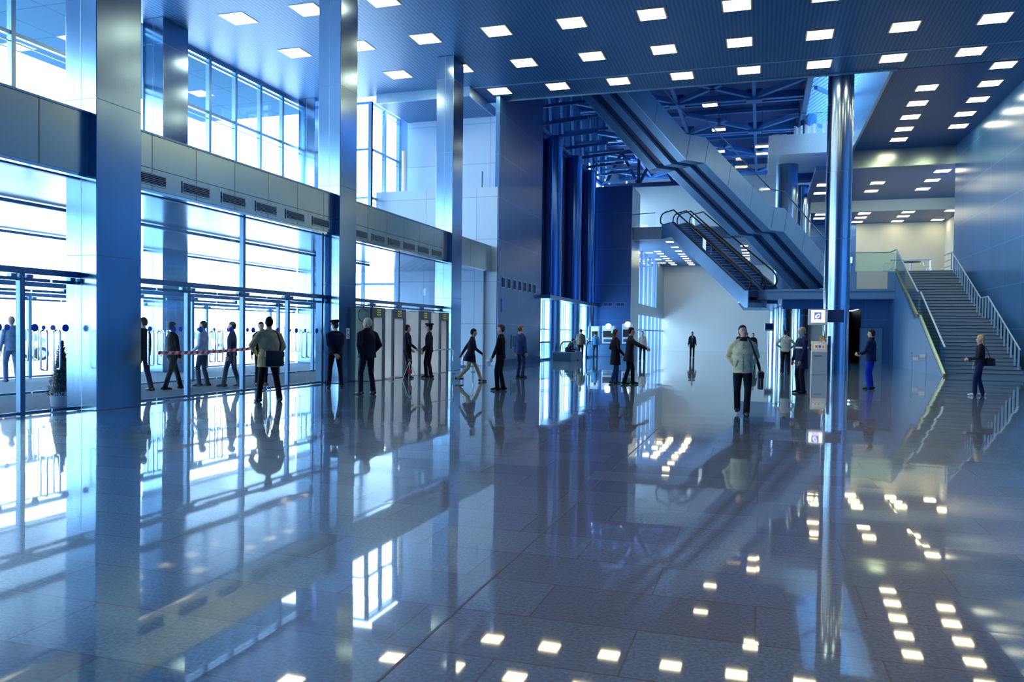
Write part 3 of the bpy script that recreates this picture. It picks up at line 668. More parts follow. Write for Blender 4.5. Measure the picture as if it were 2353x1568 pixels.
t = empty('glass_balustrade', (0,0,0), label='glass balustrade with brass base along the left of the stair', cat='railing')
for (a, b) in (((36.25,0.0),(41.7,2.55)), ((42.4,2.6),(49.2,5.35))):
    MB().prism([(7.2,a[0],a[1]),(7.2,b[0],b[1]),(7.2,b[0],b[1]+1.18),(7.2,a[0],a[1]+1.18)], (.014,0,0)).build('glass_panel', 'glass_green', t)
    MB().bar((7.2,a[0],a[1]+.06),(7.2,b[0],b[1]+.06),.08,.12).build('base_channel', 'brass', t)
    MB().bar((7.2,a[0],a[1]+1.2),(7.2,b[0],b[1]+1.2),.06,.04).build('handrail', 'rail_blue', t)
t = empty('stair_railing', (0,0,0), label='metal railing of upright bars along the right of the stair', cat='railing')
def rail_z(yy): return 2.5*(yy-36.5)/5.2 if yy < 41.7 else (2.5 if yy < 43 else 2.5+2.8*(yy-43)/6.2)
ybs = [36.9 + .52*i for i in range(25)]
for yy in ybs:
    zz = rail_z(yy)
    b = MB().box(10.0, 10.05, yy-.05, yy+.05, zz+.02, zz+1.0); b.build('baluster', 'rail_blue', t)
hr = [(10.02, yy, rail_z(yy)+1.03) for yy in (36.7, 41.7, 43.0, 49.2)]
MB().tube(hr + [(10.02, 51.2, 6.36)], .035, 8).build('handrail', 'rail_blue', t)
MB().tube([(10.02,49.4,5.62),(10.02,51.2,5.62)], .02, 6).tube([(10.02,49.4,5.95),(10.02,51.2,5.95)], .02, 6).build('mid_rail', 'chrome', t)

# ------------------------------------------------------------------ great stair crossing the atrium
RD = Vector((.682, .731, 0)); CD = Vector((-.731, .682, 0)); A1 = Vector((-3.82, 41.19, 0))
WD = 2.85
bot = [(-6.3, 15.05), (0, 10.46), (1.27, 10.46), (6.14, 7.35), (7.18, 7.35), (11.55, 4.27)]
def sp(s, c, z): p = A1 + RD*s + CD*c; return (p.x, p.y, z)
gs = empty('staircase', (0,0,0), label='great suspended staircase with striped underside crossing the atrium', cat='stair')
def stringer(c0, c1, lo, hi, name, mat):
    poly = [sp(s, c0, z+lo) for s, z in bot] + [sp(s, c0, z+hi) for s, z in reversed(bot)]
    return MB().prism(poly, CD*(c1-c0)).build(name, mat, gs)
fr_ = [(0, .2, 0), (.37, .57, 0), (.79, 1.0, 0)]
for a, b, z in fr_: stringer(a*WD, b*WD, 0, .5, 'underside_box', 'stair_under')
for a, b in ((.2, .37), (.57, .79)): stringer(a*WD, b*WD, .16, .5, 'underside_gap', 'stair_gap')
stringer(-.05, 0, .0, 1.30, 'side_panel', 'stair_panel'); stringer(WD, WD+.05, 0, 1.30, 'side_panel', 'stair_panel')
js = MB()
for i in range(len(bot)-1):
    (s0, z0), (s1, z1) = bot[i], bot[i+1]
    n = 1 if i in (1, 3) else 3
    for k in range(n+1):
        s_ = s0+(s1-s0)*k/n; zz = z0+(z1-z0)*k/n
        js.bar(sp(s_, -.053, zz+.02), sp(s_+.25, -.053, zz+1.28), .02, .012)
js.build('panel_joint', 'frame', gs)
tr = MB()
for i in (0, 2, 4):
    (s0, z0), (s1, z1) = bot[i], bot[i+1]; n = 14
    for k in range(n):
        a = s0+(s1-s0)*k/n; b = s0+(s1-s0)*(k+1)/n; zz = z0+(z1-z0)*k/n+.55
        q = [sp(a,0,zz-.22), sp(b,0,zz-.22), sp(b,0,zz), sp(a,0,zz)]; tr.prism(q, CD*WD)
for i in (1, 3):
    (s0, z0), (s1, z1) = bot[i], bot[i+1]; tr.prism([sp(s0,0,z0+.45), sp(s1,0,z0+.45), sp(s1,0,z0+.55), sp(s0,0,z0+.55)], CD*WD)
tr.build('tread', 'granite_step', gs)
for c in (0.0, WD):
    q = [sp(s, c, z+1.30) for s, z in bot] + [sp(s, c, z+2.2) for s, z in reversed(bot)]
    MB().prism(q, CD*.012).build('glass_panel', 'glass', gs)
    MB().tube([sp(s, c, z+2.24) for s, z in bot], .035, 8).build('handrail', 'steel_dark', gs)

# ------------------------------------------------------------------ escalator pair beyond it
ED = Vector((-math.sin(R(34.8)), math.cos(R(34.8)), 0)); EC = Vector((math.cos(R(34.8)), math.sin(R(34.8)), 0)); E0 = Vector((-.96, 49.5, 0))
def ep(s, c, z): p = E0 + ED*s + EC*c; return (p.x, p.y, z)
L = 9.15
for k, (c0, s0, who) in enumerate(((0, -.3, 'left of a pair'), (1.36, .5, 'right of a pair'))):
    W = 1.32; z0 = 3.25 + max(0, s0)*5.25/L
    eprof = ([(s0, 3.25), (0, 3.25)] if s0 < 0 else [(s0, z0)]) + [(L, 8.5), (L+1.5, 8.5)]
    es = empty('escalator', (0,0,0), label='dark escalator rising to the far gallery, '+who, cat='escalator', group='escalator pair to the far gallery')
    top = [(s, z+1.02) for s, z in eprof]
    for c in (c0, c0+W-.06):
        MB().prism([ep(s,c,z) for s, z in eprof] + [ep(s,c,z) for s, z in reversed(top)], EC*.06).build('truss_panel', 'esc_panel', es)
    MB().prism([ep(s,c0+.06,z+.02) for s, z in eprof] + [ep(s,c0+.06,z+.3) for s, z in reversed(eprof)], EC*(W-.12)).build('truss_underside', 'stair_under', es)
    sb = MB(); n = 26; nose = MB()
    for i in range(n):
        a = L*i/n; b = L*(i+1)/n; zz = 3.25+5.25*(i+1)/n+.85
        if a < s0: continue
        sb.prism([ep(a,c0+.24,zz-.4), ep(b,c0+.24,zz-.4), ep(b,c0+.24,zz), ep(a,c0+.24,zz)], EC*(W-.48))
        nose.prism([ep(a-.012,c0+.24,zz-.03), ep(a,c0+.24,zz-.03), ep(a,c0+.24,zz), ep(a-.012,c0+.24,zz)], EC*(W-.48))
    sb.prism([ep(L,c0+.24,9.3), ep(L+1.5,c0+.24,9.3), ep(L+1.5,c0+.24,9.4), ep(L,c0+.24,9.4)], EC*(W-.48))
    sb.build('step_band', 'esc_step', es); nose.build('step_edges', 'esc_panel', es)
    for c in (c0+.06, c0+W-.24):
        MB().prism([ep(s,c,z) for s, z in top] + [ep(s,c,z+.06) for s, z in reversed(top)], EC*.18).build('skirt', 'esc_black', es)
        cc = c+.08
        MB().prism([ep(s,cc,z+.06) for s, z in top] + [ep(s,cc,z+.86) for s, z in reversed(top)], EC*.012).build('glass_panel', 'glass', es)
        q0 = max(s0, 0); zb = 3.25+q0*5.25/L
        hr = [ep(s0+.1,cc,zb+1.1), ep(s0-.1,cc,zb+1.4), ep(s0,cc,zb+1.75), ep(s0+.3,cc,zb+1.95+.1*(s0>0)), ep(q0+.5,cc,zb+2.16), ep(L,cc,10.42), ep(L+1.2,cc,10.42), ep(L+1.6,cc,10.36), ep(L+1.85,cc,10.18), ep(L+1.92,cc,9.95), ep(L+1.85,cc,9.72), ep(L+1.6,cc,9.6)]
        MB().tube(hr, .05, 8).build('handrail', 'rubber', es, True)
t = empty('glass_balustrade', (0,0,0), label='thin glass railing along the far gallery edge', cat='railing')
MB().box(-9.05, -7.5, 58.3, 58.31, 9.4, 10.35).build('glass_panel', 'glass', t); MB().tube([(-9.05,58.3,10.37),(-7.5,58.3,10.45)], .03, 8).build('handrail', 'frame', t)

# ------------------------------------------------------------------ security gates
def gate(y, wd, x, label, near='gate_beige'):
    t = empty('metal_detector_gate', (x, y, 0), label=label, cat='metal detector', group='walk-through metal detectors')
    MB().box(-.62, -.03, 0, .05, 0, 2.3).build('side_panel', near, t, bevel=.008)
    MB().box(-.62, -.03, wd-.05, wd, 0, 2.3).build('side_panel', 'gate_beige', t, bevel=.008)
    MB().box(-.03, .04, -.03, .09, 0, 2.33).build('edge_post', 'gate_frame', t, bevel=.01)
    MB().box(-.03, .04, wd-.09, wd+.03, 0, 2.33).build('edge_post', 'gate_frame', t, bevel=.01)
    h = MB().box(-.45, .04, .09, wd-.09, 2.02, 2.33).build('header', 'gate_frame', t)
    m = MB()
    for k in range(3):
        for j in range(2): m.box(.0405, .044, wd/2-.13+.15*j, wd/2-.02+.15*j, 2.08+.075*k, 2.12+.075*k)
    m.build('display', 'gate_digits', h)
    MB().box(-.62, .04, .0, wd, .0, .012).build('threshold', 'gate_frame', t)
gate(22.30, .86, -11.62, 'nearest metal detector gate with an olive side and looped cable', 'gate_olive')
gate(23.98, .95, -11.72, 'second metal detector gate from the white haired man')
gate(26.15, .98, -11.72, 'third metal detector gate behind the two officers')
gate(28.05, .82, -11.72, 'farthest metal detector gate next to the third square column')
mb = MB(); mb.tube([(-11.92+.16*math.cos(a), 22.285, 2.08+.2*math.sin(a)) for a in [R(30+300*i/20) for i in range(21)]], .009, 6)
tag(mb.build('cable', 'rubber'), 'thin cable looped on the olive side of the nearest gate', 'cable')
mb = MB(); mb.tube([(-11.62+.02*math.sin(i), 23.2+.06*i, .014) for i in range(12)], .012, 6); mb.tube([(-11.5+.1*math.cos(i*.6), 23.5+.15*math.sin(i*.6), .03+.05*abs(math.sin(i*.5))) for i in range(10)], .012, 6)
tag(mb.build('cable', 'white_paint'), 'pale cables lying on the floor between the first two gates', 'cable')
def rail_barrier(x, y0, y1, label):
    t = empty('rail_barrier', (x, y0, 0), label=label, cat='barrier', group='low rails before the gates')
    L_ = y1-y0
    MB().tube([(0,0,.93),(0,L_,.93)], .022, 8).build('rail', 'chrome', t, True)
    for yy in (.05, L_-.05):
        p = MB().tube([(0,yy,.02),(0,yy,.93)], .02, 8).build('post', 'chrome', t, True); MB().cyl((0,yy), .1, 0, .02, 16).build('base_plate', 'steel_dark', p)
rail_barrier(-11.2, 25.6, 28.2, 'chrome rail barrier behind the two officers')
rail_barrier(-10.9, 28.4, 29.6, 'short chrome rail barrier before the third square column')
t = empty('folding_stand', (-10.95, 23.7, 0), label='small white folding tripod stand beside the officers', cat='stand')
for a in (0, 120, 240):
    MB().tube([(0,0,.62),(.28*math.cos(R(a)),.28*math.sin(R(a)),.01)], .014, 6).build('leg', 'white_paint', t)
MB().ball((0,0,.64), (.07,.07,.05)).build('tripod_head', 'gate_frame', t); MB().box(-.05,.07,-.05,.05,.2,.34).build('weight_bag', 'red', t)
# barrier tape
t = empty('barrier_tape', (0,0,0), label='sagging red and white barrier tape across the glass doors', cat='tape')
ra, rb = MB(), MB(); n = 34
def tp(u): return (-12.36+.02*math.sin(u*9), 13.95+3.45*u, 1.02+.06*u-.16*u*(1-u)*1.0)
for i in range(n):
    a, b = tp(i/n), tp((i+1)/n); hgt = .075; sl = .05
    a2, b2 = tp(max(0,i/n-.012)), tp((i+1)/n-.012)
    (ra if i % 2 else rb).prism([a2, b2, (b[0], b[1]+.02, b[2]+hgt), (a[0], a[1]+.02, a[2]+hgt)], (.003,0,0))
ra.build('white_stripes', 'tape_white', t); rb.build('red_stripes', 'tape_red', t)

# ------------------------------------------------------------------ conical shrub
t = empty('potted_shrub', (-13.32, 12.38, 0), label='dark conical clipped shrub beside the nearest square column', cat='potted plant')
MB().rings([(0,.17,.17),(.02,.19,.19),(.3,.22,.22),(.3,.19,.19)], 20).build('pot', 'pot', t, auto=True)
MB().tube([(0,0,.25),(0,0,1.0)], .02, 8).build('trunk', 'black', t)
fo = MB()
for i in range(1500):
    h = random.random()**1.3; zc = .22+h*1.08; rr = (.23*(1-h)+.015)*(.75+.35*random.random()); a = random.random()*6.283
    c = Vector((rr*math.cos(a), rr*math.sin(a), zc)); d = Vector((math.cos(a), math.sin(a), .8)).normalized(); s_ = Vector((-math.sin(a), math.cos(a), 0)); L_ = .035+.03*random.random()
    fo.add([c-s_*.012, c+d*L_*.5+s_*.014, c+d*L_, c+d*L_*.5-s_*.014+Vector((0,0,.004))], [(0,1,2,3)])
fo.rings([(.24,.205,.205),(.5,.165,.165),(.9,.095,.095),(1.27,.02,.02)], 14)
fo.build('foliage', 'leaf', t)

# ------------------------------------------------------------------ parked car outside
def car(x, y, rz, label):
    t = empty('car', (x, y, -.02), rz, label=label, cat='car', group='cars parked outside the entrance')
    body = [(-2.15,.35),(-2.2,.62),(-2.05,.86),(-1.0,.95),(-.3,1.42),(.95,1.45),(1.75,1.0),(2.1,.92),(2.2,.6),(2.15,.33)]
    b = MB(); b.rings([(.28,2.1,.8),(.4,2.2,.86),(.62,2.22,.88),(.85,2.1,.86),(.95,2.0,.8)], 28)
    b.build('body', 'car_white', t, auto=True)
    c = MB().prism([(-1.15,-.70,.9),(-.35,-.66,1.42),(.95,-.66,1.44),(1.75,-.70,.92)], (0,1.40,0)).build('cabin', 'car_glass', t, bevel=.06)
    MB().prism([(-.4,-.62,1.41),(-.3,-.62,1.47),(.9,-.62,1.48),(1.0,-.62,1.42)], (0,1.24,0)).build('roof', 'car_white', t)
    for wx in (-1.35, 1.35):
        for wy in (-.84, .84):
            wv = MB().tube([(wx,wy-.1,.32),(wx,wy+.1,.32)], .32, 20).build('wheel', 'rubber', t, auto=True); MB().tube([(wx,wy-.11,.32),(wx,wy+.11,.32)], .18, 14).build('hubcap', 'chrome', wv, auto=True)
    for wy in (-.6, .6): MB().ball((-2.08,wy,.68), (.1,.16,.09)).build('headlight', 'chrome', t, True)
    return t
car(-34.5, 28.8, R(65), 'white car parked outside seen through the left glass doors')
car(-36, 44, R(60), 'pale car parked outside behind the walking people')

# ------------------------------------------------------------------ hall furniture
t = empty('bench', (-10.9, 45.5, 0), label='low dark blue bench block with a person seated on it', cat='bench')
MB().box(-.55, .55, -1.3, 1.6, .0, .5).build('seat_block', 'bench_blue', t, bevel=.02); MB().box(-.5,.5,-1.25,1.55,0,.04).build('plinth', 'navy_dark', t)
def walk_rail(x, y, label):
    t = empty('glass_balustrade', (x, y, 0), label=label, cat='railing', group='glass rails of the moving walkway')
    pts = [(0,-1.4,.06),(0,-1.45,.5),(0,-1.2,.92),(0,-.7,1.05),(0,0,1.05),(0,1.6,1.05)]
    MB().tube(pts, .045, 8).build('handrail', 'rubber', t, True)
    MB().prism([(0,-1.35,.06),(0,-1.4,.5),(0,-1.15,.88),(0,-.7,1.0),(0,1.6,1.0),(0,1.6,.06)], (.015,0,0)).build('glass_panel', 'glass_green', t)
    MB().box(-.08,.08,-1.3,1.6,0,.1).build('base', 'steel', t)
walk_rail(-11.8, 48.9, 'curved glass walkway rail right of the seated person'); walk_rail(-11.25, 49.2, 'second curved glass walkway rail right of the bench')
walk_rail(-12.2, 44.8, 'curved glass walkway rail left of the seated person'); walk_rail(-10.95, 52.6, 'curved glass walkway rail left of the olive jacket man')
tag(MB().tube([(-11.6,50,1.2),(-11.6,56,1.2)], .04, 8).tube([(-11.6,50.1,0),(-11.6,50.1,1.2)], .03, 8).tube([(-11.6,55.9,0),(-11.6,55.9,1.2)], .03, 8).build('guard_rail', 'chrome'), 'straight metal guard rail before the low windows', 'railing')
t = empty('service_counter', (-9.9, 55.2, 0), label='long low blue counter before the blue block', cat='counter')
MB().box(-1.6, 1.6, -.5, .5, 0, .85).build('counter_body', 'counter_blue', t, bevel=.02); MB().box(-1.65, 1.65, -.55, .55, .85, .9).build('worktop', 'bench_blue', t)
MB().box(-1.75, -1.6, -.5, .5, 0, .85).build('end_panel', 'slab_edge', t)
def machine(x, y, wd, h, label, glow):
    t = empty('vending_machine', (x, y, .9), label=label, cat='vending machine', group='machines on the counter')
    MB().box(-wd/2, wd/2, -.3, .3, 0, h).build('cabinet', 'machine', t, bevel=.02)
    MB().box(-wd/2+.06, wd/2-.06, -.32, -.3, h*.35, h*.72).build('front_panel', 'black', t); MB().box(-wd/2+.1, wd/2-.1, -.325, -.3, h*.1, h*.25).build('tray', 'bench_blue', t)
    if glow:
        MB().tube([(0,-.34,h*.98),(0,-.1,h*.98)], .19, 20).build('top_sign', 'machine_glow', t); MB().box(wd/2-.2, wd/2-.08, -.33, -.32, h*.6, h*.72).build('indicator', 'machine_green', t)
machine(-11.15, 55.2, .55, 1.2, 'narrow pale machine on the left end of the counter', False)
machine(-10.2, 55.2, .85, 1.25, 'wide vending machine with a glowing round top sign', True)
machine(-8.85, 55.2, .75, 1.4, 'vending machine half hidden behind the walking couple', True)
# ticket kiosk and monitors
t = empty('ticket_kiosk', (2.32, 35.2, 0), label='grey self-service ticket kiosk beside the tall round column', cat='kiosk')
MB().box(-.30, .30, -.28, .28, 0, .95).build('cabinet', 'kiosk_grey', t, bevel=.015)
MB().prism([(-.30,-.28,.95),(-.30,.28,.95),(-.30,.28,1.38),(-.30,.05,1.38)], (.60,0,0)).build('console', 'kiosk_grey', t)
MB().bar((-.22,-.115,1.165),(.22,-.115,1.165),.22,.012,(0,-.8,.6)).build('screen', 'paper', t)
for k, mt in enumerate(('red', 'sticker_blue', 'orange')): MB().bar((-.16+.13*k,-.13,1.165),(-.07+.13*k,-.13,1.165),.12,.01,(0,-.8,.6)).build('key_panel', mt, t)
MB().tube([(-.34,-.25,1.0),(-.37,-.25,1.12),(-.34,-.25,1.25)], .03, 8).build('handset', 'black', t, True); MB().box(-.2, .1, -.3, -.28, .76, .80).build('card_slot', 'frame', t)
MB().box(.30, .33, -.15, .15, 1.0, 1.25).build('side_panel', 'frame', t)
MB().box(.02, .28, .0, .03, 1.4, 1.62).build('notice_sheet', 'orange', t); MB().box(.34, .42, -.25, .25, 0, 1.6).build('back_board', 'navy_dark', t)
def monitor(x, y, z, rz, wd, label, lit):
    t = empty('hanging_monitor', (x, y, z), rz, label=label, cat='monitor')
    h = wd*.86
    MB().box(-wd/2, wd/2, 0, .12, -h/2, h/2).build('housing', 'kiosk_grey', t, bevel=.01)
    s_ = MB().box(-wd/2+.07, wd/2-.07, -.006, 0, -h/2+.10, h/2-.05).build('screen', 'screen_white' if lit else 'navy_dark', t)
    if lit:
        MB().box(-wd/2+.07, -wd/2+.12, -.008, -.006, -h/2+.1, h/2-.05).box(wd/2-.10, wd/2-.07, -.008, -.006, -h/2+.1, h/2-.05).build('screen_border', 'screen_logo', s_)
        MB().box(-.13, .13, -.010, -.006, -.12, .19).build('logo_field', 'screen_logo', s_)
        g = MB(); g.tube([(.10*math.cos(a)*(1-i*.012), -.014, .03+.085*math.sin(a)*(1-i*.012)+.03*math.cos(a)) for i, a in enumerate([R(25+15*k) for k in range(44)])], .011, 6); g.build('logo_ring', 'screen_white', s_)
        MB().box(-.13, .13, -.011, -.006, -.19, -.09).build('logo_picture', 'screen_pink', s_)
    MB().box(-wd*.3, wd*.3, .12, .42, -h*.38, h*.40).build('tube_housing', 'navy_dark', t)
    return t
m1 = monitor(2.14, 33.6, 2.35, R(-6), .74, 'lit hanging monitor with a spiral logo on the round column', True)
MB().box(.15, .95, .42, .50, -.2, .3).build('wall_bracket', 'navy_dark', m1); MB().tube([(.2,.3,-.3),(.25,.9,-.9),(.25,1.45,-1.0)], .02, 8).build('support', 'steel', m1)
m2 = monitor(.55, 58, 2.2, R(10), .62, 'small dark monitor far off at the slim column', False); MB().tube([(.05,.5,-2.2),(.05,.5,.1),(.05,.3,.1)], .04, 8).build('support', 'steel', m2)
# cafe table and chairs on the upper landing
t = empty('cafe_table', (8.9, 55.0, 5.28), label='round dark cafe table at the top of the stair', cat='table')
MB().cyl((0,0), .55, 1.02, 1.06, 28).build('table_top', 'black', t, auto=True); MB().tube([(0,0,.03),(0,0,1.02)], .04, 10).build('pedestal', 'chrome', t); MB().cyl((0,0), .3, 0, .03, 24).build('table_foot', 'chrome', t)
for k, (x, y, rz, lb) in enumerate(((7.9, 55.3, -60, 'wire cafe chair left of the round table'), (9.95, 55.4, 60, 'wire cafe chair right of the round table'), (7.7, 56.6, -20, 'wire cafe chair behind the round table'))):
    t = empty('cafe_chair', (x, y, 5.28), R(rz), label=lb, cat='chair', group='wire cafe chairs on the landing')
    MB().cyl((0,0), .2, .62, .65, 20).build('seat', 'kiosk_grey', t, auto=True)
    MB().tube([(-.18,.16,.64),(-.2,.22,1.05),(-.1,.25,1.15),(.1,.25,1.15),(.2,.22,1.05),(.18,.16,.64)], .013, 6).build('backrest', 'chrome', t, True)
    for sx, sy in ((-1,-1),(1,-1),(-1,1),(1,1)): MB().tube([(sx*.14,sy*.14,.62),(sx*.2,sy*.2,0)], .013, 6).build('leg', 'chrome', t)
t = empty('glass_balustrade', (0,0,0), label='glass screen behind the cafe table', cat='railing')
MB().box(8.0, 10.4, 56.9, 56.915, 5.28, 6.6).build('glass_panel', 'glass', t); MB().tube([(8,56.9,6.62),(10.4,56.9,6.62)], .03, 8).build('handrail', 'frame', t)
# rack of leaflets below the stair
t = empty('leaflet_rack', (6.55, 37.9, 0), label='small wire leaflet rack beside the foot of the stair', cat='rack')
for k in range(3): MB().box(-.3, .3, -.02+.06*k, .02+.06*k, .55+.12*k, .59+.12*k).build('shelf', 'kiosk_grey', t)
for sx in (-.28, .28): MB().tube([(sx,0,0),(sx,.12,.95)], .012, 6).build('leg', 'frame', t)
MB().box(-.26,-.05,-.03,.0,.6,.74).box(.02,.24,.03,.06,.72,.86).build('leaflet', 'paper', t)
#PEOPLE
# ------------------------------------------------------------------ people
cloth = {}
def cmat(c, rough=0.8):
    k = 'cloth_%02d_%02d_%02d' % tuple(int(x*99) for x in c)
    if k not in M: plain(k, c, rough, 0, 0.22, 9, 0.25, 0.25)
    return k
plain('skin', (0.74, 0.42, 0.31), 0.5, 0, 0.06, 12); plain('eye', (0.05, 0.05, 0.07), 0.2); plain('lips', (0.40, 0.17, 0.15), 0.5)
def ik(p0, p2, a, b, pole):
    p0 = Vector(p0); p2 = Vector(p2); d = p2-p0; L = min(d.length, (a+b)*.999); d = d.normalized()
    x = (a*a-b*b+L*L)/(2*L); h = math.sqrt(max(a*a-x*x, 0)); pole = Vector(pole); pole = (pole-d*pole.dot(d)).normalized()
    return p0+d*x+pole*h, p0+d*L
def hand(mb, wrist, d, palm_n, curl=.5, r=1.0):
    """palm, four unequal bent fingers and a thumb leaving the side of the palm; palm_n = side the palm faces"""
    d = Vector(d).normalized(); n = Vector(palm_n); n = (n-d*n.dot(d)).normalized(); s = d.cross(n)
    fing = MB(); w_ = Vector(wrist)
    mb.limb([w_-d*.02, w_+d*.03, w_+d*.075], [.026, .036, .037], 10, .48, s)
    for k, (off, ln) in enumerate(((-.030,.066),(-.010,.076),(.010,.072),(.029,.056))):
        b0 = w_+d*.078+s*off; a = curl*.6; b_ = curl*1.5
        d1 = (d*math.cos(a)+n*math.sin(a)).normalized(); d2 = (d*math.cos(b_)+n*math.sin(b_)).normalized(); d3 = (d*math.cos(b_*1.5)+n*math.sin(b_*1.5)).normalized()
        p1 = b0+d1*ln*.45; p2 = p1+d2*ln*.32; p3 = p2+d3*ln*.23
        fing.limb([b0-d*.02, b0, p1, p2, p3], [.0095,.0095,.0088,.0082,.007], 8)
    t0 = w_+d*.022-s*.030; td = (d*.75-s*.55+n*.35).normalized(); t1 = t0+td*.04; t2 = t1+(td+d*.5+n*.3).normalized()*.034
    fing.limb([w_+d*.02-s*.012, t0, t1, t2], [.013,.0125,.0105,.0085], 8)
    return fing
def person(label, x, y, face, H=1.78, jacket=(.02,.03,.06), trousers=(.01,.013,.025), hair=(.03,.025,.02), skin='skin', shoes='black',
           feet=((-.12,0,0),(.12,0,0)), hands=None, lean=0.0, hem=.86, head_yaw=0, head_pitch=0, hairstyle='short', cap=False, collar=None,
           vox=.012, bulk=1.0, sit=False, group=None, curl=.5, palms=None, lift=(0,0), toes=(8,-8), bare_hands=True, extras=None, elbows=None, leg_r=1.0, z=0):
    k = H/1.78
    root = empty('person', (x, y, z), -R(face), label=label, cat='person', group=group); root.scale = (k, k, k)
    SW = .158*(.5+.5*bulk); hz = .93 if not sit else .56
    drop = 0
    if not sit:
        st_ = max(abs(f[1]) for f in feet); drop = .10*st_**2*4
    hz -= drop
    def up(p):  # torso lean about the hips
        p = Vector(p); p.z -= .93; c, s_ = math.cos(lean), math.sin(lean)
        return Vector((p.x, p.y*c+p.z*s_, p.z*c-p.y*s_+hz))
    T = Matrix.Translation((0,0,hz)) @ Matrix.Rotation(-lean, 4, 'X') @ Matrix.Translation((0,0,-.93))
    ank, kne, hip = [], [], []
    for i, sx in enumerate((-1, 1)):
        f = feet[i]; h = Vector((sx*.088, 0, hz)); a = Vector((f[0], f[1], .085+lift[i]))
        kn, a = ik(h, a, .43, .425, (sx*.12, 1, .15 if not sit else .6)); hip.append(h); kne.append(kn); ank.append(a)
    if hands is None: hands = ((-.27,.05,.80),(.27,.05,.80))
    sh, el, wr = [], [], []
    for i, sx in enumerate((-1, 1)):
        s0 = up((sx*(SW+.012), -.005, 1.415)); hp = Vector(hands[i])
        pole = elbows[i] if elbows else (sx*.55, -1, -.1)
        e, wv = ik(s0, hp, .295, .265, pole); sh.append(s0); el.append(e); wr.append(wv)
    # --- one continuous body
    b = MB()
    HT = T @ Matrix.Translation((0,.0,1.53)) @ Matrix.Rotation(-R(head_yaw), 4, 'Z') @ Matrix.Rotation(-R(head_pitch), 4, 'X') @ Matrix.Translation((0,0,-1.53))
    b.rings([(.86,.13,.09),(1.0,.135,.09),(1.2,.14,.095),(1.36,.13,.085),(1.44,.09,.065),(1.50,.062,.062,-.005),(1.57,.058,.062,.0)], 18, T)
    head = [(1.545,.022,.03,.048),(1.56,.042,.05,.036),(1.59,.058,.074,.020),(1.63,.068,.088,.010),(1.68,.075,.096,.002),(1.72,.074,.094,-.002),(1.755,.058,.075,-.006),(1.776,.03,.04,-.008),(1.781,.01,.012,-.008)]
    b.rings(head, 20, HT)
    b.limb([HT @ Vector((0,.088,1.675)), HT @ Vector((0,.108,1.640))], [.010,.016], 8)
    b.limb([HT @ Vector((0,.03,1.59)), HT @ Vector((0,.075,1.60))], [.03,.028], 8)
    for sx in (-1, 1):
        b.limb([HT @ Vector((sx*.076,-.004,1.685)), HT @ Vector((sx*.079,0,1.655)), HT @ Vector((sx*.073,.006,1.63))], [.014,.013,.010], 8, .6)
        b.limb([HT @ Vector((sx*.030,.086,1.69)), HT @ Vector((sx*.05,.078,1.692))], [.008,.007], 6)
    fing = MB()
    for i, sx in enumerate((-1, 1)):
        b.limb([sh[i]+(el[i]-sh[i])*.12+Vector((-sx*.02,0,-.01)), el[i], wr[i]], [.034,.034,.026], 10)
        dd = (wr[i]-el[i]).normalized(); pn = Vector(palms[i]) if palms else Vector((-sx, .25, 0))
        if bare_hands:
            fg = hand(b, wr[i]+dd*.01, dd, pn, curl); fing.add(fg.v, fg.f)
        b.limb([hip[i]+Vector((0,0,.02)), kne[i], ank[i]], [.07,.045,.035], 10)
    body = remesh(b, 'body', skin, root, vox*.8, 3, fing if bare_hands else None)
    for sx in (-1, 1):
        e = MB(); c = HT @ Vector((sx*.032,.0935,1.672)); e.ball(tuple(c), .0105, 8, 6); e.build('eye', 'eye', root, True)
    MB().limb([HT @ Vector((-.02,.100,1.602)), HT @ Vector((.0,.106,1.603)), HT @ Vector((.02,.100,1.602))], [.006,.008,.006], 6).build('mouth', 'lips', root, True)
    # --- trousers
    t = MB(); tb = bulk
    if sit: t.limb([Vector((0,-.02,hz+.10)), Vector((0,0,hz))], [.14,.135], 14, .85, (1,0,0))
    else: t.rings([(hz-.10,.12*tb,.10),(hz-.02,.155*tb,.12*tb),(hz+.08,.158*tb,.115*tb),(hz+.15,.145*tb,.105*tb)], 18)
    for i in (0, 1):
        kk = kne[i]; aa = ank[i]; m1_ = (hip[i]+kk)/2
        t.limb([hip[i]+Vector((0,0,.0)), m1_, kk, (kk+aa)/2, aa+Vector((0,0,-.035))], [.098*leg_r,.086*leg_r,.066*leg_r,.064*leg_r,.062*leg_r], 12)
    remesh(t, 'trousers', cmat(trousers), root, vox, 4)
    # --- jacket
    j = MB(); B = bulk
    fl = 1.0 if hem >= .8 else 1.0+1.6*min(.45, max(abs(f[1]) for f in feet))
    fx = 1.0 if hem >= .8 else 1.14
    rows = [(hem,.172*B*fx,.132*B*fl,-.003),(hem+.012,.176*B*fx,.136*B*fl,-.003)]
    if hem < .8: rows.append((.92,.176*B*(.5+.5*fx),.13*B*(.5+.5*fl)))
    rows += [(1.05,.165*B,.122*B),(1.18,.17*B,.124*B),(1.30,.175*B,.128*B),(1.37,.166*B,.118*B),(1.43,.128*B,.098*B,-.005),(1.475,.086,.082,-.008),(1.525,.070,.072,-.008)]
    j.rings(rows, 22, T)
    for sx in (-1, 1): j.limb([T @ Vector((sx*.045,-.012,1.49)), T @ Vector((sx*.10,-.01,1.46)), T @ Vector((sx*(SW-.01),-.006,1.418))], [.05,.055,.06], 12)
